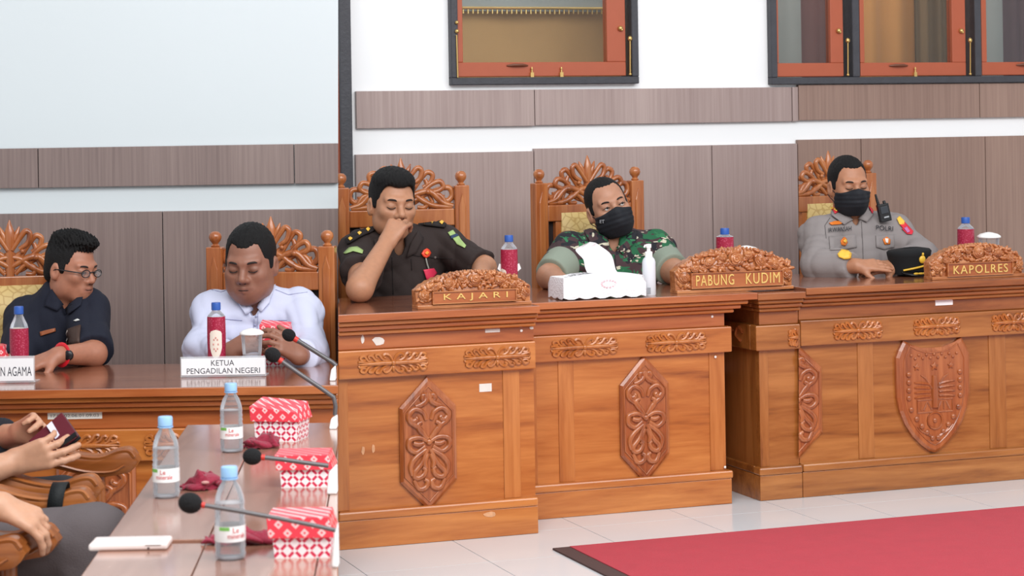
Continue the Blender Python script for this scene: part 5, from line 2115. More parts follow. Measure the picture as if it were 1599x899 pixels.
class Person:
    def __init__(s, label, origin, skin):
        s.o = npv(origin)
        s.root = thing('person', label, 'person', origin)
        s.skin = np.array(lin(skin)[:3])
        s.parts = []
        s.body = []       # deferred skin primitives
        s.hd = None
        s.bvh = None
        s.bb = []

    # --- skin
    def limb(s, *pts_r, k=.02):
        for (a, ra), (b, rb) in zip(pts_r[:-1], pts_r[1:]):
            a, b = npv(a), npv(b)
            s.body.append(('c', a, b, ra, rb, k))
            s.bb += [a - ra, a + ra, b - rb, b + rb]
        return s

    def head(s, c, yaw, pitch, roll, k, hair, eyes='open', brows=True, mask=False, neck=None, look=(0, 0), jaw=1.0, smile=0.0):
        """yaw>0 turns to the picture's right, pitch>0 looks down, roll>0 leans the crown to the picture's left"""
        R = Matrix.Rotation(math.radians(roll), 3, Vector((0, -1, 0))) @ Matrix.Rotation(math.radians(yaw), 3, 'Z') @ Matrix.Rotation(math.radians(pitch), 3, 'X')
        base = Matrix(((-1, 0, 0), (0, -1, 0), (0, 0, 1)))      # local y (forward) -> towards the room, -Y
        s.M = np.array(R @ base)
        s.hc, s.hk = npv(c), k
        s.hd = dict(hair=hair, eyes=eyes, mask=mask, look=look, jaw=jaw, smile=smile)
        s.bb += [s.hc - .17 * k, s.hc + .17 * k]
        nk = s.H((0, -.022, -.055))
        if neck is not None:
            s.limb((nk, .052 * k), (npv(neck) + np.array((0, .0, -.0)), .060), k=.03)
            s.limb((npv(neck), .060), (npv(neck) - np.array((0, -.01, .14)), .075), k=.03)
        return s

    def H(s, q):
        """head-local -> world"""
        return s.hc + s.M @ (np.asarray(q, float) * s.hk)

    def hand(s, w, d, n, thumb, curl=(.5, .5, .5, .5), k=1.0, tcurl=.4, spread=.1, rw=.026, tdir=None):
        """w wrist, d pointing direction, n palm normal; thumb +1/-1 side"""
        w, d, n = npv(w), npv(d), npv(n)
        d /= np.linalg.norm(d)
        n = n - d * (n @ d)
        n /= np.linalg.norm(n)
        sd = np.cross(d, n) * thumb
        B = s.body
        kn = []
        for j, off in enumerate((.030, .010, -.011, -.030)):
            b = w + d * (.088 - .004 * abs(j - 1)) * k + sd * off * k
            B.append(('c', w + d * .01 * k + sd * off * .55 * k, b, .0165 * k, .0115 * k, .014))
            kn.append(b)
        s.bb += [w - .2 * k, w + .2 * k]
        for j, L in enumerate((.074, .082, .076, .060)):
            c = curl[j]
            p, ang = kn[j], 0
            r = (.0092, .0094, .0090, .0080)[j] * k
            sp = sd * spread * (1.5 - j) * .5
            for q, fr_ in enumerate((.45, .31, .24)):
                ang += c * (1.0, 1.15, .8)[q]
                v = d * math.cos(ang) + n * math.sin(ang) + sp
                p2 = p + v / np.linalg.norm(v) * L * fr_ * k
                B.append(('c', p, p2, r * (1.06 - .06 * q), r * (1.0 - .08 * q), .004))
                p = p2
        t0 = w + d * .022 * k + sd * .026 * k + n * .006 * k
        tv = (d * .72 + sd * .75 + n * .25) if tdir is None else npv(tdir)
        tv = tv / np.linalg.norm(tv)
        B.append(('c', w + d * .012 * k, t0 + tv * .036 * k, .019 * k, .0125 * k, .014))
        p = t0 + tv * .036 * k
        a2 = tv * math.cos(tcurl) + (d * .6 + n * .5) * math.sin(tcurl)
        a2 /= np.linalg.norm(a2)
        p2 = p + a2 * .030 * k
        B.append(('c', p, p2, .0115 * k, .0105 * k, .005))
        B.append(('c', p2, p2 + (a2 + n * .25) / np.linalg.norm(a2 + n * .25) * .022 * k, .0105 * k, .0085 * k, .004))
        return s

    def finish_body(s, h=.0042):
        lo = np.min(s.bb, 0) - .02
        hi = np.max(s.bb, 0) + .02
        f = Field(lo, hi, h)
        if s.hd:
            c, M, k = s.hc, s.M, s.hk
            f.op(lambda P: head_sdf((P - c) @ M / k, s.hd['jaw'], s.hd['eyes'] == 'open') * k, c - .14 * k, c + .14 * k, .012)
        for t in s.body:
            f.cone(t[1], t[2], t[3], t[4], t[5])
        V, Fq = f.mesh()
        col = np.ones((len(V), 4))
        tint = np.tile(s.skin, (len(V), 1))
        if s.hd:
            Q = (V - s.hc) @ s.M / s.hk
            lip = np.exp(-((np.abs(Q[:, 0]) / .026) ** 4 + ((Q[:, 2] + .064) / .0095) ** 4)) * (Q[:, 1] > .075)
            tint = tint * (1 - lip[:, None] * np.array([.26, .36, .32]))
            # short stubble on lip and chin, darker eyelids
            st_ = np.exp(-((Q[:, 0] / .030) ** 4 + ((Q[:, 2] + .046) / .006) ** 4)) * (Q[:, 1] > .07) * .22
            A = np.abs(Q[:, 0])
            lid = np.exp(-(((A - .032) / .020) ** 4 + ((Q[:, 2]) / .011) ** 4)) * (Q[:, 1] > .06) * .22
            tint = tint * (1 - (st_ + lid)[:, None])
        col[:, :3] = tint
        arr_obj('body', V - s.o, Fq, skin_mat(), s.root, col)
        if s.hd:
            s.features()
        return s

    def features(s):
        hd, k = s.hd, s.hk
        loc = lambda q: tuple(s.H(q) - s.o)
        for sg in (-1, 1):
            br = [(.012, .0885, .0175), (.024, .0905, .0225), (.038, .084, .0235), (.050, .071, .0185)]
            p = cr([loc((sg * x, y, z)) for x, y, z in br], 4)
            MB().tube(p, [.0018 * k + .0016 * k * math.sin(math.pi * (i + 2) / (len(p) + 3)) for i in range(len(p))], 6).build('eyebrow', BROW, s.root, 180)
            if hd['eyes'] == 'open':
                e = MB().ball((0, 0, 0), .0117 * k, 14, 10)
                ec = np.array(loc((sg * .032, .0775, .0005)))
                e.v = [tuple(np.array(v) + ec) for v in e.v]
                eo = e.build('eye', EYEW, s.root, 180)
                lx, lz = hd['look']
                ic = np.array(loc((sg * .032 + lx, .0775 + .0072, .0005 + lz)))
                i_ = MB().ball(tuple(ic), .0062 * k, 12, 8)
                i_.build('iris', IRIS, eo, 180)
                arcs = [((.018, .0868, -.0015), (.025, .0905, .0010), (.033, .0908, .0014), (.041, .0858, .0006), (.047, .0785, -.002)),
                        ]
                lw = .0014
            else:
                arcs = [((.018, .0865, -.0035), (.025, .0892, -.0068), (.033, .0892, -.0080), (.041, .0845, -.0062), (.047, .0775, -.002))]
                lw = .0016
            for a in arcs:
                p = cr([loc((sg * x, y, z)) for x, y, z in a], 4)
                MB().tube(p, lw * k, 5).build('eyelash', LASH_SHADE, s.root, 180)
        sm_ = hd.get('smile', 0)
        if not hd['mask']:
            ml = [(-.024, .0862, -.0640 + sm_), (-.012, .0945, -.0636), (0, .0985, -.0632), (.012, .0945, -.0636), (.024, .0862, -.0640 + sm_)]
            MB().tube(cr([loc(q) for q in ml], 4), [.0007 * k] + [.0015 * k] * 15 + [.0007 * k], 5).build('mouth_shade_line', LASH_SHADE, s.root, 180)  # dark tube painting the shade between the lips
            for sg in (-1, 1):
                MB().ball(loc((sg * .0085, .0985, -.0405)), .0030 * k, 8, 6).build('nostril_shade', LASH_SHADE, s.root, 180)  # dark balls painting the shade inside the nose openings
        # hair
        f = Field(s.hc - .165 * k, s.hc + .175 * k, .0038 * k)
        c, M = s.hc, s.M
        f.op(lambda P: hair_sdf((P - c) @ M / k, hd['hair']) * k, c - .17 * k, c + .18 * k, .003, m=0)
        V, Fq = f.mesh()
        arr_obj('hair', V - s.o, Fq, HAIR, s.root)
        if hd['mask']:
            f = Field(c - .15 * k, c + .15 * k, .0038 * k)
            f.op(lambda P: mask_sdf((P - c) @ M / k) * k, c - .15 * k, c + .15 * k, .003, m=0)
            V, Fq = f.mesh()
            mo = arr_obj('face_mask', V - s.o, Fq, MASKM, s.root)
            s.mask_bvh = BVHTree.FromPolygons((V - s.o).tolist(), Fq.tolist())
            for sg in (-1, 1):
                p = cr([loc(q) for q in ((sg * .062, .022, -.030), (sg * .073, .010, -.018), (sg * .080, -.014, .006), (sg * .083, -.026, .004))], 4)
                p2 = cr([loc(q) for q in ((sg * .058, .022, -.082), (sg * .071, .004, -.060), (sg * .080, -.014, -.044), (sg * .083, -.026, -.034))], 4)
                MB().tube(p, .0016, 5).tube(p2, .0016, 5).build('ear_loop', MASKM, mo, 180)
            s.mask = mo

    # --- clothes
    def cloth(s, name, m, prims, h=.0055, amp=.003, seed=1, f=1.0, cut_lo=None):
        pts = []
        for p in prims:
            if p[0] == 'c':
                r = max(p[3], p[4])
                pts += [npv(p[1]) - r, npv(p[1]) + r, npv(p[2]) - r, npv(p[2]) + r]
            else:
                R = max(p[2])
                pts += [npv(p[1]) - R, npv(p[1]) + R]
        fl = Field(np.min(pts, 0) - .03, np.max(pts, 0) + .03, h)
        for p in prims:
            if p[0] == 'c':
                fl.cone(npv(p[1]), npv(p[2]), p[3], p[4], p[5], cap=p[6] if len(p) > 6 else None)
            elif p[0] == 'e':
                fl.ell(npv(p[1]), p[2], p[3] if len(p) > 3 else None, p[4] if len(p) > 4 else .05)
            elif p[0] == 's':
                fl.ell(npv(p[1]), p[2], None, .012, 's')
        if amp:
            fl.wrinkle(amp, seed, f)
        V, Fq = fl.mesh()
        o = arr_obj(name, V - s.o, Fq, m, s.root)
        s.bvh = BVHTree.FromPolygons((V - s.o).tolist(), Fq.tolist())
        s.shirt = o
        return o

    def hit(s, px, py, off=.003, bvh=None):
        d = ray(px, py).normalized()
        loc, nor, i, dist = (bvh or s.bvh).ray_cast(CAM - Vector(s.o), d)
        if loc is None:
            return None
        if nor.dot(d) > 0:
            nor = -nor
        return loc + (nor * .6 - d * .4) * off

    def patch(s, name, poly, m, off=.003, thick=.002, parent=None, bvh=None, smooth_n=1):
        """flat cloth piece, badge or flap lying on the garment"""
        pts = []
        n = len(poly)
        for i in range(n):
            a, b = poly[i], poly[(i + 1) % n]
            L = max(1, int(math.hypot(b[0] - a[0], b[1] - a[1]) / 4))
            for q in range(L):
                pts.append((a[0] + (b[0] - a[0]) * q / L, a[1] + (b[1] - a[1]) * q / L))
        cx, cy = sum(p[0] for p in poly) / n, sum(p[1] for p in poly) / n
        rings = [1.0, .66, .33]
        vs, last = [], None
        N = len(pts)
        for r in rings:
            for p in pts:
                h = s.hit(cx + (p[0] - cx) * r, cy + (p[1] - cy) * r, off, bvh)
                if h is None:
                    h = last if last is not None else s.hit(cx, cy, off, bvh)
                    if h is None:
                        return None
                last = h
                vs.append(h)
        c = s.hit(cx, cy, off, bvh)
        vs.append(c if c is not None else vs[-1])
        fs = []
        for k in range(2):
            for i in range(N):
                j = (i + 1) % N
                fs.append((k * N + i, k * N + j, (k + 1) * N + j, (k + 1) * N + i))
        for i in range(N):
            fs.append((2 * N + i, 2 * N + (i + 1) % N, 3 * N))
        o = MB().add(vs, fs).build(name, m, parent or s.root, 60)
        md = o.modifiers.new('solid', 'SOLIDIFY')
        md.thickness = thick
        md.offset = 0
        return o

    def seam(s, name, pts, r, m, off=.001, parent=None, bvh=None, sub=4):
        out = []
        for a, b in zip(pts[:-1], pts[1:]):
            for q in range(sub):
                h = s.hit(a[0] + (b[0] - a[0]) * q / sub, a[1] + (b[1] - a[1]) * q / sub, off, bvh)
                if h is not None:
                    out.append(h)
        h = s.hit(*pts[-1], off, bvh)
        if h is not None:
            out.append(h)
        if len(out) < 2:
            return None
        return MB().tube(out, r, 5).build(name, m, parent or s.root, 180)

    def words(s, body, x0, y0, x1, y1, hpx, m, off=.004, parent=None, bvh=None, spacing=1.0):
        V, fs = text_geo(body, spacing)
        vs = []
        for a, b in V:
            px = x0 + (x1 - x0) * a
            py = y0 + (y1 - y0) * a - hpx * b
            h = s.hit(px, py, off, bvh)
            if h is None:
                return None
            vs.append(h)
        return MB().add(vs, fs).build('lettering', m, parent or s.root)


def torso(N, SL, SR, waist, depth=.115, r_sh=.070, belly=1.0, vn=(0, -.07, 1.0)):
    """shirt primitives from neck base, shoulder joints and waist"""
    N, SL, SR, waist = npv(N), npv(SL), npv(SR), npv(waist)
    mid = (SL + SR) / 2
    hw = np.linalg.norm(SR - SL) / 2
    ch = mid * .62 + waist * .38
    ax = (SR - SL) / (2 * hw)
    up = (mid - waist) / np.linalg.norm(mid - waist)
    ax = ax - up * (ax @ up)
    ax /= np.linalg.norm(ax)
    M = np.stack([ax, np.cross(up, ax), up], 1)
    L = np.linalg.norm(mid - waist)
    return [('e', ch, (hw * 1.02, depth, L * .62), M, .06),
            ('e', waist * .85 + mid * .15, (hw * .95 * belly, depth * 1.12 * belly, L * .55), M, .06),
            ('c', SL, SR, r_sh, r_sh, .05),
            ('c', N - up * .022, SL + up * .004, .056, r_sh * .88, .04),
            ('c', N - up * .022, SR + up * .004, .056, r_sh * .88, .04),
            ('c', N - up * .01, N + up * .026, .068, .063, .02),
            ('s', N + up * .035 + np.array((vn[0], vn[1], 0)), (.026 * vn[2], .055, .062 * vn[2]))]



# ------------------------------------------------------------------ the people
NAVY = mat('cloth_navy', (17, 21, 38), .85, bump=.15, bscale=400)
WSHIRT = mat('cloth_white', (198, 201, 224), .8, bump=.1, bscale=400)
WSEAM = mat('cloth_white_seam', (150, 153, 184), .8)
BROWNU = mat('cloth_brown_uniform', (46, 35, 33), .85, bump=.15, bscale=400)
BROWNS = mat('cloth_brown_seam', (28, 21, 21), .85)
GREYU = mat('cloth_grey_uniform', (140, 132, 131), .85, bump=.15, bscale=400)
GREYS = mat('cloth_grey_seam', (104, 98, 98), .85)
DARKT = mat('trousers_dark', (40, 38, 42), .85)
GREYT = mat('trousers_grey', (92, 84, 86), .85, bump=.2, bscale=300, var=.06, vscale=12)
RED = mat('badge_red', (214, 38, 58), .5)
YEL = mat('badge_yellow', (240, 190, 70), .45)
ORANGE = mat('badge_orange', (224, 120, 40), .5)
GREENL = mat('patch_green', (160, 186, 118), .7)
BLK = mat('print_black', (24, 26, 34), .7)

CAMO = bpy.data.materials.new('camouflage')
CAMO.use_nodes = True
_nt = CAMO.node_tree
_b = _nt.nodes['Principled BSDF']
_b.inputs['Roughness'].default_value = .85
_tc = _nt.nodes.new('ShaderNodeTexCoord')
_prev = None
for _i, (_sc, _off, _th, _c) in enumerate(((11, 0, 0, (66, 46, 50)), (17, 3.1, .54, (30, 96, 62)), (19, 7.7, .57, (28, 28, 36)), (22, 11.3, .64, (200, 194, 172)), (25, 17.9, .64, (44, 116, 74)))):
    if _i == 0:
        _prev = lin(_c)
        continue
    _mp = _nt.nodes.new('ShaderNodeMapping')
    _mp.inputs['Location'].default_value = (_off, _off * .7, _off * 1.3)
    _mp.inputs['Scale'].default_value = (.8, .8, 1.3)
    _nt.links.new(_tc.outputs['Object'], _mp.inputs['Vector'])
    _n = _nt.nodes.new('ShaderNodeTexNoise')
    _n.inputs['Scale'].default_value = _sc
    _n.inputs['Detail'].default_value = 2.5
    _n.inputs['Distortion'].default_value = .8
    _nt.links.new(_mp.outputs[0], _n.inputs['Vector'])
    _g = _nt.nodes.new('ShaderNodeMath')
    _g.operation = 'GREATER_THAN'
    _g.inputs[1].default_value = _th
    _nt.links.new(_n.outputs['Fac'], _g.inputs[0])
    _m = _nt.nodes.new('ShaderNodeMix')
    _m.data_type = 'RGBA'
    if isinstance(_prev, tuple):
        _m.inputs['A'].default_value = _prev
    else:
        _nt.links.new(_prev, _m.inputs['A'])
    _m.inputs['B'].default_value = lin(_c)
    _nt.links.new(_g.outputs[0], _m.inputs['Factor'])
    _prev = _m.outputs['Result']
_nt.links.new(_prev, _b.inputs['Base Color'])


def legs(p, hip, floor_z, m, fwd=(0, -1, 0)):
    """seated trousers under the desk"""
    hip = npv(hip)
    f = np.array(fwd, float)
    sx = np.cross(f, (0, 0, 1.0))
    pr = []
    for sg in (-1, 1):
        a = hip + sx * .09 * sg
        kn = hip + sx * .11 * sg + f * .40 + np.array((0, 0, .02))
        an = np.array((kn[0], kn[1], floor_z + .05)) - f * .06
        pr += [('c', a, kn, .085, .062, .03), ('c', kn, an, .060, .048, .02), ('c', an, an + f * .13 - np.array((0, 0, .02)), .045, .03, .02)]
    bv, sh = p.bvh, getattr(p, 'shirt', None)
    p.cloth('trousers', m, pr, h=.012, amp=0)
    p.bvh, p.shirt = bv, sh


# ---- man in navy shirt, turned to his neighbour
A = FA.P
p = Person('man in navy shirt and glasses turning right at the lower desk', (A(90, 500, .78).x, A(90, 500, .78).y, 0), (168, 112, 88))
N, SL, SR = A(92, 478, .78), A(44, 499, .80), A(134, 486, .76)
p.head(A(112, 420, .74), 60, 4, -4, .88, dict(top=.004, line=.076, fw=.066, rough=.006, quiff=True, side=.0775), eyes='open', neck=N, look=(.003, -.001), smile=.004)
E1, W1 = A(146, 552, .56), A(92, 554, .44)
E2, W2 = A(22, 570, .62), A(62, 575, .50)
p.limb((SR, .045), (E1, .040), (W1, .027))
p.limb((SL, .045), (E2, .040), (W2, .028))
p.hand(W1, A(58, 566, .42) - W1, (0, .35, -1), 1, (.45, .5, .55, .6), .95)
p.finish_body()
p.cloth('shirt', NAVY, torso(N, SL, SR, A(88, 640, .84),  .115, .062, 1.0, (.05, -.06, 1.2)) + [('c', SR, E1, .066, .060, .03, .93), ('c', SL, E2, .066, .056, .03, .95)], seed=3, amp=.0075)
p.patch('collar', [(73, 466), (82, 452), (97, 476), (90, 486), (70, 478)], NAVY, .008, .004)
p.patch('collar', [(122, 466), (130, 462), (126, 478), (108, 492), (104, 482)], NAVY, .008, .004)
p.patch('name_tag', [(62, 518), (86, 512), (87, 517), (63, 525)], mat('tag_brown', (150, 84, 50), .5), .005, .002)
p.patch('pocket_notebook', [(108, 514), (127, 509), (124, 536), (100, 540)], mat('notebook_brown', (64, 44, 36), .6), .008, .006)
p.seam('pen', [(109, 516), (102, 532)], .0022, mat('pen_silver', (190, 180, 176), .3), .012)
p.patch('badge', [(115, 501), (122, 498), (125, 500), (119, 502)], mat('badge_silver', (220, 220, 216), .3), .004, .002)
legs(p, A(88, 640, .84), 0.0, DARKT)
# watch
wd_ = npv(E1 - W1)
wd_ /= np.linalg.norm(wd_)
wc = npv(W1) + wd_ * .012 - p.o
wt = thing('wrist_watch', 'red wrist watch on the man in navy shirt', 'watch', tuple(wc + p.o))
ring = []
up_ = np.array((0, 0, 1.0))
s1 = np.cross(wd_, up_)
s1 /= np.linalg.norm(s1)
s2 = np.cross(s1, wd_)
ring = [tuple(s1 * .031 * math.cos(t) + s2 * .031 * math.sin(t)) for t in [2 * math.pi * i / 20 for i in range(20)]]
MB().tube(ring, .0085, 8, flat=.45, axis=None, closed=True).build('strap', mat('watch_red', (214, 34, 48), .4), wt, 60)
fc = -s1 * .031 if (-s1)[1] < 0 else s1 * .031
MB().ball(tuple(fc), (.015, .008, .017), 12, 8).build('case', mat('watch_black', (28, 24, 28), .3), wt, 60)
# glasses
gl = thing('glasses', 'dark framed glasses worn by the man in navy shirt', 'glasses', tuple(p.H((0, .09, 0))))
go = np.array(gl.location)
LENSM = clear_plastic('lens_glass', dens=.08, ior=1.12, rough=.1)
GLF = mat('glasses_frame', (40, 34, 36), .3)
for sg in (-1, 1):
    rim = [tuple(p.H((sg * .033 + .021 * math.cos(t), .1005 - .10 * abs(.021 * math.cos(t) * sg + .012), -.002 + .0135 * math.sin(t))) - go) for t in [2 * math.pi * i / 20 for i in range(20)]]
    MB().tube(rim, .0017, 6, closed=True).build('rim', GLF, gl, 60)
    MB().add(rim, [tuple(range(20))]).build('lens', LENSM, gl)
    MB().tube(cr([tuple(p.H(q) - go) for q in ((sg * .054, .094, .001), (sg * .072, .06, .002), (sg * .080, .0, .001), (sg * .082, -.02, -.008))], 4), .0022, 6).build('temple', GLF, gl, 60)
MB().tube([tuple(p.H(q) - go) for q in ((-.013, .0995, .002), (0, .104, .005), (.013, .0995, .002))], .0018, 6).build('bridge', GLF, gl, 60)

# ---- man in white shirt
p = Person('man in white shirt looking down at the lower desk', (A(400, 500, .74).x, A(400, 500, .74).y, 0), (142, 95, 76))
N, SL, SR = A(402, 482, .74), A(338, 490, .74), A(466, 490, .74)
p.head(A(391, 412, .68), -9, 9, 0, 1.02, dict(top=.002, line=.066, fw=.062, rough=.0018, recede=.02), eyes='down', neck=N, jaw=1.06)
E1, W1 = A(318, 548, .56), A(350, 553, .42)
E2, W2 = A(480, 550, .56), A(468, 556, .40)
p.limb((SL, .045), (E1, .040), (W1, .028))
p.limb((SR, .045), (E2, .040), (W2, .028))
p.hand(W1, A(382, 536, .40) - W1, (.35, .5, -.4), -1, (.5, .55, .6, .7), .95)
p.hand(W2, A(447, 540, .37) - W2, (-.9, .3, -.1), -1, (.45, .5, .55, .6), .95)
p.finish_body()
p.cloth('shirt', WSHIRT, torso(N, SL, SR, A(400, 640, .80), .13, .070, 1.05) + [('c', SL, E1, .066, .056, .03), ('c', E1, W1, .055, .042, .03, .84), ('c', SR, E2, .066, .056, .03), ('c', E2, W2, .056, .042, .03, .80)], seed=5, amp=.0085)
p.patch('collar', [(366, 462), (376, 462), (396, 482), (384, 492), (374, 478)], WSHIRT, .010, .004)
p.patch('collar', [(423, 450), (429, 446), (420, 474), (408, 488), (402, 480)], WSHIRT, .010, .004)
for q in ([(398, 486), (396, 510), (395, 535)], [(403, 488), (402, 510), (401, 530)], [(330, 452), (345, 456), (362, 450)], [(430, 452), (450, 460), (480, 456)], [(350, 498), (378, 500)], [(418, 500), (448, 500)]):
    p.seam('stitched_seam', q, .0012, WSEAM, .001)
for q in ((400, 494), (399, 508), (398, 522)):
    h_ = p.hit(*q, .003)
    if h_:
        MB().ball(h_, (.004, .002, .004), 8, 5).build('button', WSEAM, p.root)
legs(p, A(400, 640, .80), 0.0, DARKT)

# ---- man in brown uniform pinching his nose
B = FB.P
p = Person('man in dark brown uniform holding his nose behind the KAJARI plate', (B(625, 400, .5).x, B(625, 400, .5).y, ZF), (180, 128, 98))
N, SL, SR = B(624, 390, .52), B(566, 396, .50), B(690, 384, .54)
p.head(B(613, 319, .46), 22, 3, -2, 1.0, dict(top=.000, line=.066, fw=.068, rough=.002, full=True, side=.079), eyes='down', neck=N)
E1, W1 = B(562, 450, .14), B(604, 379, .27)
E2, W2 = B(756, 418, .30), B(748, 446, .06)
p.limb((SL, .046), (E1, .043), (W1, .029))
p.limb((SR, .046), (E2, .040), (W2, .028))
p.hand(W1, B(638, 322, .29) - W1, (.35, 1, .10), -1, (.75, .85, .95, 1.0), .92, tdir=B(624, 342, .32) - W1, tcurl=.2)
p.hand(W2, (-.6, -.5, -.15), (0, .2, -1), 1, (.3, .35, .4, .45), .95)
p.finish_body()
p.cloth('shirt', BROWNU, torso(N, SL, SR, B(622, 540, .58), .13, .068) + [('c', SL, E1, .072, .066, .03, .62), ('c', SR, E2, .070, .056, .03, .95)], seed=8, amp=.0075)
p.patch('collar', [(583, 376), (592, 372), (610, 392), (602, 402), (586, 392)], BROWNU, .010, .004)
p.patch('collar', [(652, 362), (660, 372), (648, 396), (634, 402), (640, 382)], BROWNU, .010, .004)
ep = p.patch('epaulette', [(655, 347), (694, 348), (697, 352), (694, 357), (652, 352)], BROWNS, .010, .006)
for q in (662, 674, 690):
    p.patch('rank_pip', [(q - 3, 350), (q, 347.5), (q + 3, 350), (q, 353.5)], YEL, .016, .003)
p.patch('epaulette', [(540, 376), (560, 362), (584, 356), (586, 361), (562, 372), (544, 383)], BROWNS, .010, .006)
for a, b in ((549, 375), (562, 367), (574, 361)):
    p.patch('rank_pip', [(a - 3, b), (a, b - 2.5), (a + 3, b), (a, b + 3)], YEL, .016, .003)
p.patch('shoulder_patch', [(537, 396), (546, 387), (558, 386), (567, 392), (566, 397), (552, 393), (540, 397)], GREENL, .005, .002)
p.patch('shoulder_patch', [(699, 364), (707, 360), (713, 368), (704, 371)], GREENL, .005, .002)
p.patch('shoulder_patch', [(706, 372), (715, 368), (728, 384), (726, 388), (714, 382)], GREENL, .005, .002)
p.patch('patch_stripe', [(703, 370), (713, 366), (716, 369), (705, 374)], mat('patch_navy', (40, 60, 92), .7), .007, .002)
lan = p.patch('badge_reel', [(657, 396), (660, 391), (664, 389), (668, 391), (671, 396), (668, 401), (664, 403), (660, 401)], mat('reel_orange', (232, 72, 46), .35), .010, .006)
p.patch('reel_centre', [(661, 396), (664, 393), (667, 396), (664, 399)], mat('reel_yellow', (246, 150, 60), .4), .018, .003, lan)
p.seam('reel_cord', [(664, 403), (666, 412), (668, 420)], .003, mat('reel_clip', (150, 150, 142), .35), .008, lan)
p.patch('id_card', [(660, 421), (675, 419), (681, 426), (672, 437), (665, 437)], mat('card_pinkred', (216, 52, 84), .5), .010, .003, lan)
for q in ([(612, 402), (613, 430), (614, 460)], [(640, 398), (670, 402), (706, 404)], [(642, 404), (643, 422)], [(704, 404), (706, 436)]):
    p.seam('stitched_seam', q, .0013, BROWNS, .001)
h_ = p.hit(679, 402, .004)
if h_:
    MB().ball(h_, (.005, .003, .005), 10, 6).build('button', mat('button_dark', (96, 84, 80), .3), p.root)
legs(p, B(622, 540, .58), ZF, DARKT, tuple(-FB.V))

# ---- man in camouflage, leaning back
p = Person('man in camouflage shirt and black mask behind the tissue holder', (B(950, 400, .62).x, B(950, 400, .62).y, ZF), (178, 128, 102))
N, SL, SR = B(957, 384, .60), B(893, 398, .60), B(1020, 393, .60)
p.head(B(950, 324, .58), 14, -2, 17, .95, dict(top=-.004, line=.084, fw=.071, rough=.0008, side=.0775), eyes='open', mask=True, neck=N, look=(-.002, .001))
E1, W1 = B(858, 432, .48), B(892, 452, .22)
E2, W2 = B(1052, 424, .44), B(1078, 446, .20)
p.limb((SL, .048), (E1, .044), (W1, .030))
p.limb((SR, .048), (E2, .044), (W2, .030))
p.hand(W1, (.8, -.6, -.1), (0, .2, -1), -1, (.4, .4, .5, .5), .95)
p.hand(W2, (.5, -.8, -.1), (0, .2, -1), 1, (.4, .4, .5, .5), .95)
p.finish_body()
p.cloth('shirt', CAMO, torso(N, SL, SR, B(955, 530, .64), .135, .072, 1.05) + [('c', SL, E1, .070, .064, .03, .62), ('c', SR, E2, .070, .062, .03, .55)], seed=11, amp=.0085)
bv, sh = p.bvh, p.shirt
CUFF = mat('cuff_sage', (138, 148, 134), .85, bump=.15, bscale=300)
for a, b in ((SL, E1), (SR, E2)):
    d_ = npv(b) - npv(a)
    p.cloth('sleeve_cuff', CUFF, [('c', npv(a) + d_ * .50, npv(a) + d_ * 1.0, .070, .062, .01, .80)], amp=.002, h=.005)
p.bvh, p.shirt = bv, sh
p.patch('collar', [(912, 362), (926, 358), (950, 384), (940, 394), (920, 378)], CAMO, .010, .004)
p.patch('collar', [(984, 366), (994, 362), (992, 378), (972, 398), (964, 388)], CAMO, .010, .004)
p.seam('stitched_seam', [(960, 398), (962, 420), (964, 440)], .0016, BLK, .001)
p.seam('stitched_seam', [(984, 402), (1020, 398)], .0016, BLK, .001)
p.seam('stitched_seam', [(906, 404), (936, 406)], .0016, BLK, .001)
p.words('ET', 937, 348, 944, 348, 5, mat('mask_print', (200, 204, 210), .6), .003, p.mask, p.mask_bvh)
legs(p, B(955, 530, .64), ZF, DARKT, tuple(-FB.V))

# ---- police officer in grey
p = Person('police officer in grey uniform and black mask beside the cap', (B(1330, 400, .6).x, B(1330, 400, .6).y, ZF), (176, 122, 92))
N, SL, SR = B(1330, 345, .60), B(1282, 370, .58), B(1390, 364, .62)
p.head(B(1325, 290, .56), 14, 3, 2, .92, dict(top=.000, line=.078, fw=.071, rough=.0014, side=.078), eyes='down', mask=True, neck=N)
E1, W1 = B(1278, 414, .42), B(1338, 415, .28)
E2, W2 = B(1440, 398, .46), B(1398, 416, .28)
p.limb((SL, .046), (E1, .040), (W1, .028))
p.limb((SR, .046), (E2, .040), (W2, .028))
p.hand(W1, (.95, -.05, .03), (0, .8, -1), -1, (.10, .14, .2, .25), .78)
p.hand(W2, (-.95, -.25, .0), (0, .6, -1), 1, (.3, .3, .35, .4), .90)
p.finish_body()
p.cloth('shirt', GREYU, torso(N, SL, SR, B(1326, 490, .64), .135, .070, 1.08) + [('c', SL, E1, .072, .060, .03), ('c', E1, W1, .058, .046, .03, .86), ('c', SR, E2, .070, .056, .03), ('c', E2, W2, .054, .042, .03, .80)], seed=14, amp=.0085)
p.patch('collar', [(1296, 324), (1306, 320), (1330, 344), (1318, 352), (1298, 338)], GREYU, .010, .004)
p.patch('collar', [(1350, 326), (1358, 322), (1362, 336), (1352, 348), (1342, 342)], GREYU, .010, .004)
cb = p.patch('collar_badge', [(1298, 324), (1305, 321), (1311, 333), (1303, 337)], RED, .018, .003)
for a, b in ((1303, 327), (1306, 332)):
    p.patch('badge_star', [(a - 3, b), (a, b - 3), (a + 3, b), (a, b + 3)], YEL, .024, .003, cb)
p.patch('collar_badge', [(1353, 324), (1357, 326), (1362, 333), (1359, 335)], RED, .018, .003)
p.patch('chest_wings', [(1294, 349), (1302, 346), (1318, 346), (1320, 348), (1310, 351), (1298, 352)], ORANGE, .007, .003)
p.words('IRWANSAH', 1293, 364, 1329, 360, 7, BLK, .008)
p.words('POLRI', 1367, 359, 1394, 361, 7, BLK, .008)
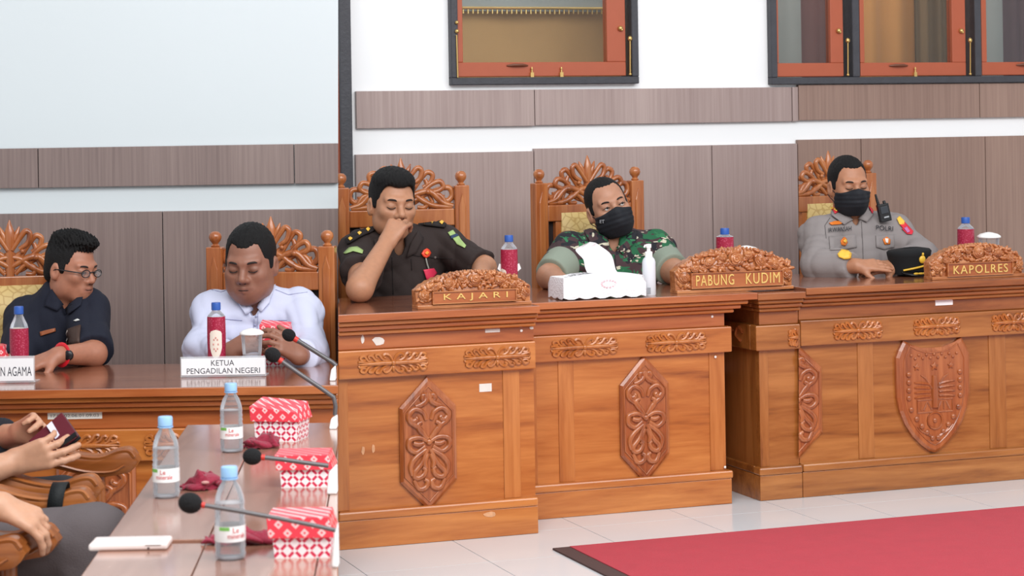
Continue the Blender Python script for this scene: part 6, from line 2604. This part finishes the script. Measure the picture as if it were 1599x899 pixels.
for pk in ([(1294, 370), (1336, 366), (1338, 386), (1318, 390), (1296, 391)], [(1367, 368), (1396, 366), (1397, 386), (1380, 390), (1368, 386)]):
    p.patch('pocket_flap', pk, GREYU, .004, .003)
p.patch('chest_badge', [(1311, 376), (1316, 370), (1321, 373), (1323, 379), (1318, 384), (1312, 382)], ORANGE, .009, .003)
p.patch('badge_centre', [(1314, 377), (1317, 374), (1320, 377), (1317, 380)], YEL, .014, .003)
p.patch('chest_badge', [(1377, 374), (1383, 370), (1389, 374), (1388, 381), (1380, 382)], ORANGE, .009, .003)
p.patch('badge_centre', [(1380, 373), (1385, 373), (1384, 380), (1381, 379)], mat('badge_white', (236, 228, 220), .5), .013, .003)
p.patch('gold_medal', [(1308, 398), (1314, 391), (1321, 390), (1328, 396), (1327, 403), (1318, 405), (1310, 402)], YEL, .008, .004)
p.patch('sleeve_badge', [(1400, 342), (1404, 338), (1412, 346), (1411, 352), (1404, 351)], YEL, .006, .002)
p.patch('sleeve_badge', [(1405, 352), (1412, 347), (1418, 354), (1413, 360)], RED, .006, .002)
p.patch('sleeve_badge', [(1408, 358), (1416, 352), (1426, 362), (1424, 367), (1416, 366)], RED, .006, .002)
p.patch('badge_centre', [(1411, 358), (1415, 355), (1421, 363), (1417, 365)], mat('badge_purple', (190, 110, 160), .5), .010, .002)
p.seam('stitched_seam', [(1345, 346), (1347, 380), (1348, 412)], .0016, GREYS, .001)
p.seam('stitched_seam', [(1296, 340), (1288, 352), (1290, 372)], .0014, GREYS, .001)
legs(p, B(1326, 490, .64), ZF, DARKT, tuple(-FB.V))
# handheld radio clipped on the shoulder
rp = p.hit(1381, 334, .0)
rp = Vector(p.o) + rp if rp else B(1381, 334, .5)
rc = B(1380, 331, FB.uv(B(1381, 342, .5))[1])
q_ = p.hit(1381, 346, .0)
if q_:
    rc = B(1380, 331, FB.uv(Vector(p.o) + q_)[1] - .022)
rd = thing('handheld_radio', 'black handheld radio clipped on the police officer\'s shoulder', 'radio', rc, .15)
s_ = 1 / scale_at(rc)
RB = mat('radio_black', (26, 27, 30), .5, bump=.1, bscale=200)
tl = math.radians(-12)
Rr = Matrix.Rotation(tl, 3, 'Y')
def rbox(x0, x1, y0, y1, z0, z1):
    m = MB().box(x0 * s_, x1 * s_, y0 * s_, y1 * s_, z0 * s_, z1 * s_)
    m.v = [tuple(Rr @ Vector(v)) for v in m.v]
    return m
rbox(-9, 9, -5, 5, -15, 13).build('body', RB, rd, bevel=.003)
rbox(-6, 6, -6, -5.1, -2, 9).build('display', mat('radio_panel', (56, 60, 66), .3), rd, bevel=.001)
rbox(-3, 5, -5.8, -5.05, -9, -6.8).build('nameplate', mat('radio_silver', (170, 174, 178), .3), rd)
m = MB().tube([tuple(Rr @ Vector((-6 * s_, 0, 13 * s_))), tuple(Rr @ Vector((-7 * s_, 0, 30 * s_)))], [2.6 * s_, 1.6 * s_], 8)
m.build('antenna', RB, rd, 60)
m = MB().lathe([(2.5 * s_, 0), (2.5 * s_, 4 * s_), (1.8 * s_, 4.5 * s_)], 10, (4 * s_, 0, 0))
m.v = [tuple(Rr @ Vector((x, y, z + 12.8 * s_))) for x, y, z in m.v]
m.build('knob', RB, rd, 60)

# ---- sitter holding a phone wallet (far armchair)
def G(px, py, y):
    return CAM + ray(px, py) * y
Y1 = 5.22
p = Person('seated person in red holding a maroon phone wallet, cut by left photo edge', (-1.55, 5.26, 0), (196, 148, 120))
N, SL, SR = Vector((-1.52, 5.27, 1.22)), Vector((-1.48, 5.06, 1.16)), Vector((-1.48, 5.48, 1.16))
p.head(Vector((-1.47, 5.27, 1.40)), 80, 22, 0, .98, dict(top=.004, line=.064, fw=.07), eyes='down', neck=N)
E1, W1 = G(-72, 752, 5.02), G(20, 722, 5.10)
E2, W2 = G(-40, 690, 5.46), G(30, 678, 5.36)
p.limb((SL, .045), (E1, .042), (W1, .029))
p.limb((SR, .045), (E2, .042), (W2, .028))
p.hand(W1, G(92, 702, 5.10) - W1, (.25, 1, .25), -1, (.22, .28, .42, .55), .98, tdir=G(64, 664, 5.24) - W1, tcurl=.1)
p.hand(W2, G(62, 664, 5.32) - W2, (.2, -1, -.1), 1, (.5, .6, .7, .8), .95)
p.finish_body()
p.cloth('shirt', mat('cloth_crimson', (190, 30, 52), .8, bump=.1, bscale=300), torso(N, SR, SL, Vector((-1.56, 5.27, .62)), .125, .07), seed=21)
p.cloth('sleeves', mat('cloth_black', (30, 32, 40), .85), [('c', SL, E1, .075, .062, .03, .98), ('c', SR, E2, .075, .060, .03), ('c', E2, W2, .058, .044, .03, .70)], seed=22)
legs(p, (-1.56, 5.27, .55), 0.0, DARKT, (1, 0, 0))
pw = thing('phone_wallet', 'maroon phone wallet with a white card held in the hands', 'phone', G(82, 676, 5.17))
po = Vector(pw.location)
WAL = mat('wallet_maroon', (98, 34, 46), .45, var=.08, vscale=60)
c4 = [G(96, 643, 5.20), G(122, 679, 5.14), G(88, 707, 5.12), G(44, 688, 5.18)]
nrm = ((c4[1] - c4[0]).cross(c4[3] - c4[0])).normalized()
if nrm.y > 0:
    nrm = -nrm
def slab(c, t0, t1):
    vs = [q - po - nrm * t0 * -1 for q in c] + [q - po + nrm * t1 for q in c]
    return MB().add(vs, [(0, 1, 2, 3), (7, 6, 5, 4), (0, 4, 5, 1), (1, 5, 6, 2), (2, 6, 7, 3), (3, 7, 4, 0)])
slab(c4, -.006, .0).build('cover', WAL, pw, bevel=.002, weld=True)
slab([q - nrm * .008 for q in c4], -.010, .0).build('phone_body', mat('phone_black', (26, 26, 30), .3), pw, bevel=.002, weld=True)
cs = [G(82, 659, 5.183), G(96, 683, 5.16), G(90, 690, 5.155), G(74, 666, 5.18)]
slab([q + nrm * .003 for q in cs], .0, .002).build('white_card', mat('card_lilac', (232, 230, 244), .4), pw, weld=True)
cl = [G(120, 676, 5.13), G(122, 682, 5.125), G(98, 699, 5.12), G(95, 694, 5.125)]
slab([q + nrm * .004 for q in cl], .0, .004).build('clasp', mat('clasp_black', (20, 20, 24), .35), pw, weld=True)

# ---- sitter in grey trousers (middle armchair)
p = Person('seated person in grey trousers with hand on the armrest, cut by left photo edge', (-1.55, 4.62, 0), (196, 148, 120))
N, SL, SR = Vector((-1.52, 4.62, 1.22)), Vector((-1.50, 4.41, 1.15)), Vector((-1.50, 4.83, 1.15))
p.head(Vector((-1.50, 4.62, 1.40)), 85, 5, 0, .98, dict(top=.004, line=.064, fw=.07), eyes='open', neck=N)
E1, W1 = G(-115, 800, 4.42), G(0, 790, 4.44)
E2, W2 = G(-100, 770, 4.80), G(-30, 800, 4.66)
p.limb((SL, .045), (E1, .044), (W1, .031))
p.limb((SR, .045), (E2, .044), (W2, .031))
p.hand(W1, G(62, 815, 4.44) - W1, (.1, .45, -1), -1, (.45, .5, .55, .6), .92, tdir=(.9, .35, .12))
p.hand(W2, (1, -.1, -.3), (0, 0, -1), 1, (.3, .3, .3, .3), .95)
p.finish_body()
p.cloth('shirt', mat('cloth_slate', (70, 74, 88), .8), torso(N, SR, SL, Vector((-1.56, 4.62, .62)), .125, .07) + [('c', SL, E1, .075, .06, .03, .95), ('c', SR, E2, .075, .06, .03, .95)], seed=31)
kn = G(148, 846, 4.62)
hp = Vector((-1.52, 4.60, .56))
pr = [('c', hp, kn, .105, .078, .03), ('c', kn, Vector((kn.x - .12, kn.y - .02, .10)), .078, .055, .03),
      ('c', Vector((-1.52, 4.78, .55)), Vector((-1.02, 4.80, .53)), .09, .07, .03), ('c', Vector((-1.02, 4.80, .53)), Vector((-1.0, 4.80, .08)), .068, .05, .03)]
p.cloth('trousers', GREYT, pr, h=.007, amp=.004, seed=33, f=1.3)
MB().ball((-.02 + kn.x + 1.55 - .06, kn.y - 4.62 - .02, .045), (.13, .05, .044), 14, 8).build('shoe', mat('shoe_black', (24, 22, 22), .3), p.root, 180)
MB().ball((.60, .18, .045), (.13, .05, .044), 14, 8).build('shoe', MATS['shoe_black'], p.root, 180)
